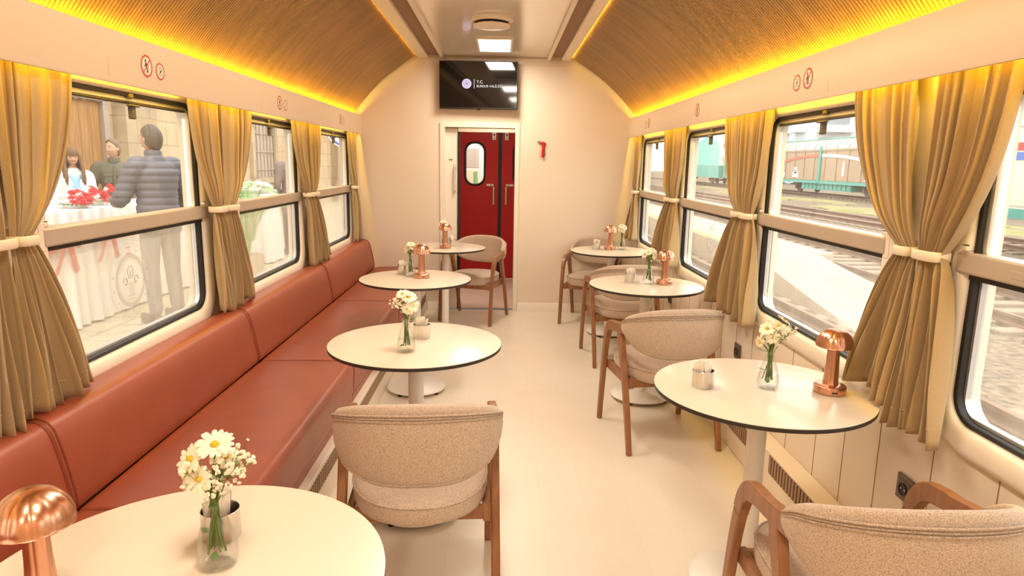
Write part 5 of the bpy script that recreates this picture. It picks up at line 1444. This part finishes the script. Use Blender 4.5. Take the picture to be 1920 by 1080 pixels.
def person(label, x, y, H, yaw, hair, haircol, top, legs, pose, headyaw=0, headpitch=0, female=False, puffer=False, shoe=(.06, .05, .05), group=None):
    """H total height; pose: dict of right/left elbow and wrist positions (local, x right, y forward)"""
    t = thing('person', label, 'person', (x, y, 0), yaw)
    k = H / 1.75; sw = (.19 if not female else .165) * k
    V = lambda a, b, c: Vector((a * k, b * k, c * k))
    ch = [(V(0, 0, .95), (.150 * k, .105 * k), None), (V(0, 0, 1.10), (.130 * k, .095 * k), 0), (V(0, .0, 1.27), (.150 * k, .105 * k), 1), (V(0, -.005, 1.40), (.120 * k, .085 * k), 2), (V(0, .0, 1.485), .056 * k, 3), (V(0, .012, 1.56), .054 * k, 4)]
    joints = {}
    for sg, nm in ((1, 'r'), (-1, 'l')):
        e, w = pose[nm]; i = len(ch)
        sh = Vector((sg * sw, -.005 * k, 1.40 * k)); e = Vector(e) * k; w = Vector(w) * k
        ch += [(sh, .058 * k, 3), (sh.lerp(e, .5), .050 * k, i), (e, .040 * k, i + 1), (e.lerp(w, .4), .040 * k, i + 2), (w, .026 * k, i + 3)]
        d = (w - e).normalized(); side = d.cross(Vector((0, 0, 1)));
        side = side.normalized() if side.length > .1 else Vector((0, 1, 0))
        palm = w + d * .055 * k; j = len(ch); ch.append((palm, (.034 * k, .020 * k), i + 4))
        nrm = side.cross(d)
        for f, (o, L) in enumerate(((-.027, .060), (-.009, .070), (.009, .066), (.027, .052))):
            b0 = palm + d * .035 * k + side * o * k; m = len(ch)
            ch += [(b0, .0095 * k, j), (b0 + d * L * .5 * k - nrm * .010 * k, .0085 * k, m), (b0 + d * L * .85 * k - nrm * .032 * k, .0075 * k, m + 1)]
        b0 = palm - d * .015 * k - side * .034 * k; m = len(ch)
        ch += [(b0, .0110 * k, j), (b0 + (d * .6 - side * .8).normalized() * .035 * k - nrm * .01 * k, .0095 * k, m), (b0 + (d * .9 - side * .45).normalized() * .062 * k - nrm * .022 * k, .0085 * k, m + 1)]
        joints[nm] = (sh, e, w)
    legp = []
    for sg in (1, -1):
        i = len(ch); hp = V(sg * .095, 0, .90); kn = V(sg * .105, .015, .49); an = V(sg * .11, -.02, .085)
        ch += [(hp, .088 * k, 0), (hp.lerp(kn, .5), .075 * k, i), (kn, .056 * k, i + 1), (kn.lerp(an, .35), .056 * k, i + 2), (an, .040 * k, i + 3), (V(sg * .12, .06, .045), .040 * k, i + 4), (V(sg * .125, .14, .035), .034 * k, i + 5)]
        legp.append((hp, kn, an))
    body = MB(); mesh_into(body, skin_mesh(ch))
    hc = V(0, .028, 1.635); RM = head_into(body, hc, headyaw, headpitch, .232 * k, female)
    bo = remeshed(body, .0085, 'body', SKIN, t, 3)
    # eyes, brows and lips follow the head
    kk = .232 * k / .235
    q = MB()
    for sx in (-1, 1): q.sphere((sx * .031 * kk, .0735 * kk, .013 * kk), .0125 * kk, 10, 8, 1.1, 1, .7)
    q.xf(RM); q.build('eye', WHITE, bo)
    q = MB()
    for sx in (-1, 1): q.sphere((sx * .031 * kk, .0840 * kk, .013 * kk), .0062 * kk, 8, 6, 1, .5, 1)
    q.xf(RM); q.build('iris', IRIS, bo)
    q = MB().tube([RM @ Vector((a * kk, (.0985 - abs(a) * .25) * kk, -.054 * kk)) for a in (-.024, -.012, 0, .012, .024)], [.002, .0055, .006, .0055, .002], 6); q.build('lips', LIP, bo)
    hm = mat('hair_' + label.split()[0] + str(len(bpy.data.materials)), haircol, .6, var=.4, vscale=40, stretch=(3, 3, .4))
    for sx in (-1, 1):
        pass
    q = MB()
    for sx in (-1, 1): q.tube([RM @ Vector((sx * a * kk, (.097 - a * .45) * kk, (.037 + b) * kk)) for a, b in ((.014, 0), (.03, .004), (.046, -.002))], [.003, .004, .002], 5)
    q.build('eyebrow', hm, bo)
    # hair cap over the skull with a hairline
    rr = random.Random(int(H * 1000))
    def Hc(u, v):
        a = 2 * pi * u; front = sin(a)
        zmin = (.050 if front > .35 else .050 - (.35 - front) * .10) if hair == 'short' else (.052 if front > .45 else .0 - (.45 - front) * .05)
        if hair == 'short': zmin = .092 * max(0, front) ** .40 - .022 * (1 - abs(front)) ** .8 - .088 * max(0, -front) ** .55
        b0 = math.asin(max(-.99, min(.99, zmin / .118))); b = b0 + (pi / 2 - b0) * v
        tk = 1.05 + .035 * max(0, sin(b)) + .012 * sin(a * 9 + v * 6) + .008 * sin(a * 23 + 4 * v)
        edge = min(1, v * 5 + .94) if hair == 'short' else 1
        return RM @ Vector((.077 * kk * tk * edge * cos(b) * cos(a), (.098 * (1.06 if front < 0 else 1.0)) * kk * tk * edge * cos(b) * sin(a), (.118 * sin(b) * tk + .004) * kk))
    q = MB().grid(Hc, 60, 14, True); ho = q.build('hair', hm, bo, smooth=80, solid=.006)
    if hair == 'long':
        q = MB()
        for i in range(26):
            a = radians(158) + radians(224) * i / 25
            st = RM @ Vector((.080 * kk * cos(a), .098 * kk * sin(a), .03 * kk)); fr = 1 if sin(a) > -.2 else 0
            dx = cos(a)
            P = [st, st + Vector((dx * .018, sin(a) * .012, -.09)) * k, st + Vector((dx * .030 + .010 * sin(i), sin(a) * .03 + fr * .03, -.19)) * k, st + Vector((dx * .022 + .014 * cos(i * 2), sin(a) * .02 + fr * .06, -.28)) * k, st + Vector((dx * .02, fr * .06, -.35 - .03 * (i % 3))) * k]
            q.tube(cr([tuple(p) for p in P], 4), [.022 * k] * 10 + [.016 * k] * 5 + [.008 * k, .003 * k], 7)
        for i in range(13):
            a = radians(30 + 120 * i / 12)
            q.tube([RM @ Vector((.055 * cos(a) * kk, .070 * sin(a) * kk, .108 * kk)), RM @ Vector((.074 * cos(a) * kk, .103 * sin(a) * kk, .075 * kk)), RM @ Vector((.074 * cos(a) * kk, .107 * sin(a) * kk, .034 * kk))], [.012, .012, .005], 6)
        q.build('long_hair', hm, bo, smooth=80)
    # clothes: slightly larger skins over the same skeleton
    def off(p, r): return p
    hem = .84 if puffer else (.66 if top[0] == 'coat' else .80)
    c2 = [(V(0, 0, hem), (.170 * k, .128 * k), None), (V(0, 0, 1.0), (.166 * k, .126 * k), 0), (V(0, 0, 1.14), (.152 * k, .120 * k), 1), (V(0, 0, 1.28), (.170 * k, .128 * k), 2), (V(0, -.008, 1.41), (.128 * k, .098 * k), 3), (V(0, -.004, 1.475), .072 * k, 4)]
    if female: c2[2] = (c2[2][0], (.132 * k, .105 * k), 1)
    g = .016 if puffer else .006
    c2 = [(p, (r[0] + g, r[1] + g) if isinstance(r, tuple) else r + g * .5, q_) for p, r, q_ in c2]
    for nm in ('r', 'l'):
        sh, e, w = joints[nm]; i = len(c2)
        c2 += [(sh, .070 * k + g, 4), (sh.lerp(e, .5), .062 * k + g, i), (e, .054 * k + g, i + 1), (e.lerp(w, .5), .050 * k + g * .8, i + 2), (e.lerp(w, .93), .040 * k + g * .4, i + 3)]
    jm = MB()
    L = []
    for p, r, q_ in [(V(0, 0, hem - .02), c2[0][1], 0)] + c2[:4] + [(V(0, -.006, 1.36), (.192 * k + g, .118 * k + g), 0), (V(0, -.008, 1.425), (.150 * k + g * .6, .088 * k + g * .6), 0), (V(0, -.004, 1.465), (.090 * k, .070 * k), 0), (V(0, 0, 1.50), (.066 * k, .064 * k), 0)]:
        L.append([(p.x + r[0] * abs(cos(t_)) ** .85 * (1 if cos(t_) > 0 else -1), p.y + r[1] * sin(t_), p.z) for t_ in [2 * pi * j / 40 for j in range(40)]])
    jm.loops(L, True, True, True)
    for nm in ('r', 'l'):
        sh, e, w = joints[nm]; sg = 1 if nm == 'r' else -1
        P = cr([tuple(sh + Vector((-sg * .085, 0, .004)) * k), tuple(sh), tuple(sh.lerp(e, .5)), tuple(e), tuple(e.lerp(w, .5)), tuple(e.lerp(w, .95))], 5)
        R4 = [.058, .066, .059, .052, .047, .041]; rr4 = []
        for i in range(len(P)):
            f_ = i / 5; i0 = min(int(f_), 4); rr4.append((R4[i0] + (R4[i0 + 1] - R4[i0]) * (f_ - i0)) * k + g)
        jm.tube(P, rr4, 16)
    jo = remeshed(jm, .010, top[0], top[1], bo, 9)
    if puffer:
        for v in jo.data.vertices:
            zz = v.co.z; d = Vector((v.co.x, v.co.y, 0)); n = v.normal
            q = abs(sin(pi * zz / .062))
            v.co += n * (.013 * q ** .6 - .006)
        cl = MB().lathe([(.062 * k, 1.455 * k), (.070 * k, 1.48 * k), (.072 * k, 1.53 * k), (.066 * k, 1.545 * k), (.056 * k, 1.53 * k), (.05 * k, 1.47 * k)], 28, (0, .012, 0), cap=False); cl.build('collar', top[1], jo, smooth=80)
    elif not female:
        cl = MB().lathe([(.064 * k, 1.45 * k), (.074 * k, 1.475 * k), (.066 * k, 1.525 * k), (.058 * k, 1.525 * k), (.054 * k, 1.46 * k)], 28, (0, .012, 0), cap=False); cl.build('collar', top[1], jo, smooth=80)
        if top[0] == 'shirt':
            pc = MB()
            for sx in (-1, 1):
                m0 = len(pc.v); pc.box(sx * .075 * k - .045 * k, sx * .075 * k + .045 * k, .125 * k, .150 * k, 1.20 * k, 1.31 * k); pc.box(sx * .075 * k - .048 * k, sx * .075 * k + .048 * k, .128 * k, .156 * k, 1.285 * k, 1.325 * k)
            pc.box(-.016 * k, .016 * k, .125 * k, .149 * k, .86 * k, 1.42 * k)
            pc.build('shirt_pockets', top[1], jo, bevel=.004)
    else:
        # open cardigan front over the blouse
        q = MB().grid(lambda u, v: ((-.075 + .15 * u) * k * (1.0 - .2 * v), (.125 + .026 * sin(pi * u)) * k - .03 * k * v ** 2 , (.98 + .46 * v - .05 * v * sin(pi * u)) * k), 10, 10)
        q.build('blouse', legs[2], jo, smooth=80, solid=.008)
    c3 = [(V(0, 0, .93), (.152 * k, .112 * k), None)]
    for hp, kn, an in legp:
        i = len(c3); c3 += [(hp, .100 * k, 0), (hp.lerp(kn, .5), .088 * k, i), (kn, .072 * k, i + 1), (kn.lerp(an, .5), .068 * k, i + 2), (an + Vector((0, 0, -.02)), .060 * k, i + 3)]
    tm = MB(); mesh_into(tm, skin_mesh(c3)); remeshed(tm, .012, legs[0], legs[1], bo, 4)
    sm = MB()
    for sg in (1, -1):
        sm.loops([[(sg * .122 * k + w * .046 * k * cos(2 * pi * j / 20), (.045 + .135 * sin(2 * pi * j / 20)) * k, z * k) for j in range(20)] for w, z in ((.9, 0), (1.05, .012), (1.05, .03), (.95, .06), (.6, .085))], True, True, True)
    sm.build('shoe', mat('shoe_leather', shoe, .4), bo, smooth=60)
    return t
def R_(a): return radians(a)
# local axes: person faces +y; right hand is +x when seen from behind
person('man seen from behind in a quilted grey puffer jacket at the clothed table', -3.02, 5.92, 1.72, R_(62), 'short', (.10, .075, .06), ('puffer_jacket', mat('grey_puffer', (.115, .115, .14), .55)), ('trousers', mat('grey_trousers', (.20, .19, .19), .8), None), dict(r=((.31, .03, 1.12), (.26, .22, .93)), l=((-.27, .10, 1.13), (-.14, .38, 1.09))), headyaw=R_(8), puffer=True)
person('balding man in a dark green button shirt looking sideways behind the clothed table', -4.80, 8.43, 1.66, R_(-152), 'short', (.16, .10, .06), ('shirt', mat('dark_green_shirt', (.09, .09, .065), .8)), ('trousers', mat('dark_trousers', (.05, .05, .055), .8), None), dict(r=((.27, .02, 1.12), (.22, .18, .95)), l=((-.27, .02, 1.12), (-.20, .20, .95))), headyaw=R_(-40))
person('woman with long brown hair and fringe in a white cardigan over a light blue top', -4.95, 7.85, 1.54, R_(-136), 'long', (.17, .085, .045), ('cardigan', mat('white_cardigan', (.80, .76, .72), .8)), ('trousers', mat('pale_trousers', (.6, .57, .52), .8), mat('light_blue_blouse', (.25, .46, .66), .7)), dict(r=((.22, .02, 1.12), (.14, .20, 1.02)), l=((-.22, .02, 1.12), (-.14, .20, 1.02))), headyaw=R_(-4), headpitch=R_(-6), female=True)
person('person in a brown-grey coat seen from behind, half hidden by the window frame', -3.26, 10.50, 1.70, R_(40), 'short', (.12, .10, .09), ('coat', mat('taupe_coat', (.22, .175, .16), .85)), ('trousers', mat('black_trousers', (.04, .04, .045), .8), None), dict(r=((.245, -.01, 1.12), (.235, .08, .88)), l=((-.245, -.01, 1.12), (-.235, .08, .88))))
# =================================================================== camera, sky, exposure
cam = bpy.data.cameras.new('camera'); co = bpy.data.objects.new('camera', cam); COL.objects.link(co)
cam.sensor_width = 36; cam.lens = 36 * 1246.13 / 1920; cam.clip_start = .02; cam.clip_end = 1000
rx = Vector((0.9997452359630526, -0.01426173882098388, 0.01749474135225569)); ux = Vector((-0.014577431302575473, 0.18378738257589772, 0.9828579228466947)); fx = Vector((0.01723257571574768, 0.9828625543847435, -0.18353266064245452))
mw = Matrix((( rx.x, ux.x, -fx.x, 0), (rx.y, ux.y, -fx.y, 0), (rx.z, ux.z, -fx.z, 1.4567), (0, 0, 0, 1)))
co.matrix_world = mw; SC.camera = co
w = bpy.data.worlds.new('overcast_sky'); SC.world = w; w.use_nodes = True
nt = w.node_tree; nt.nodes.clear()
o = nt.nodes.new('ShaderNodeOutputWorld'); bg = nt.nodes.new('ShaderNodeBackground'); nt.links.new(bg.outputs[0], o.inputs[0])
bg.inputs[0].default_value = (1, .975, .93, 1); bg.inputs[1].default_value = 3.6
sun = bpy.data.lights.new('hazy_sun', 'SUN'); sun.energy = 1.6; sun.angle = radians(25); sun.color = (1, .96, .9)
so = bpy.data.objects.new('hazy_sun', sun); COL.objects.link(so); so.rotation_euler = (radians(25), radians(8), 0)
SC.view_settings.view_transform = 'Standard'; SC.view_settings.look = 'None'; SC.view_settings.gamma = 1; SC.view_settings.use_curve_mapping = False
SC.view_settings.exposure = .12
SC.cycles.use_denoising = True
SC.cycles.max_bounces = 10; SC.cycles.transparent_max_bounces = 16; SC.cycles.diffuse_bounces = 5; SC.cycles.glossy_bounces = 4; SC.cycles.transmission_bounces = 8
SC.cycles.caustics_reflective = False; SC.cycles.caustics_refractive = False; SC.cycles.sample_clamp_indirect = 6
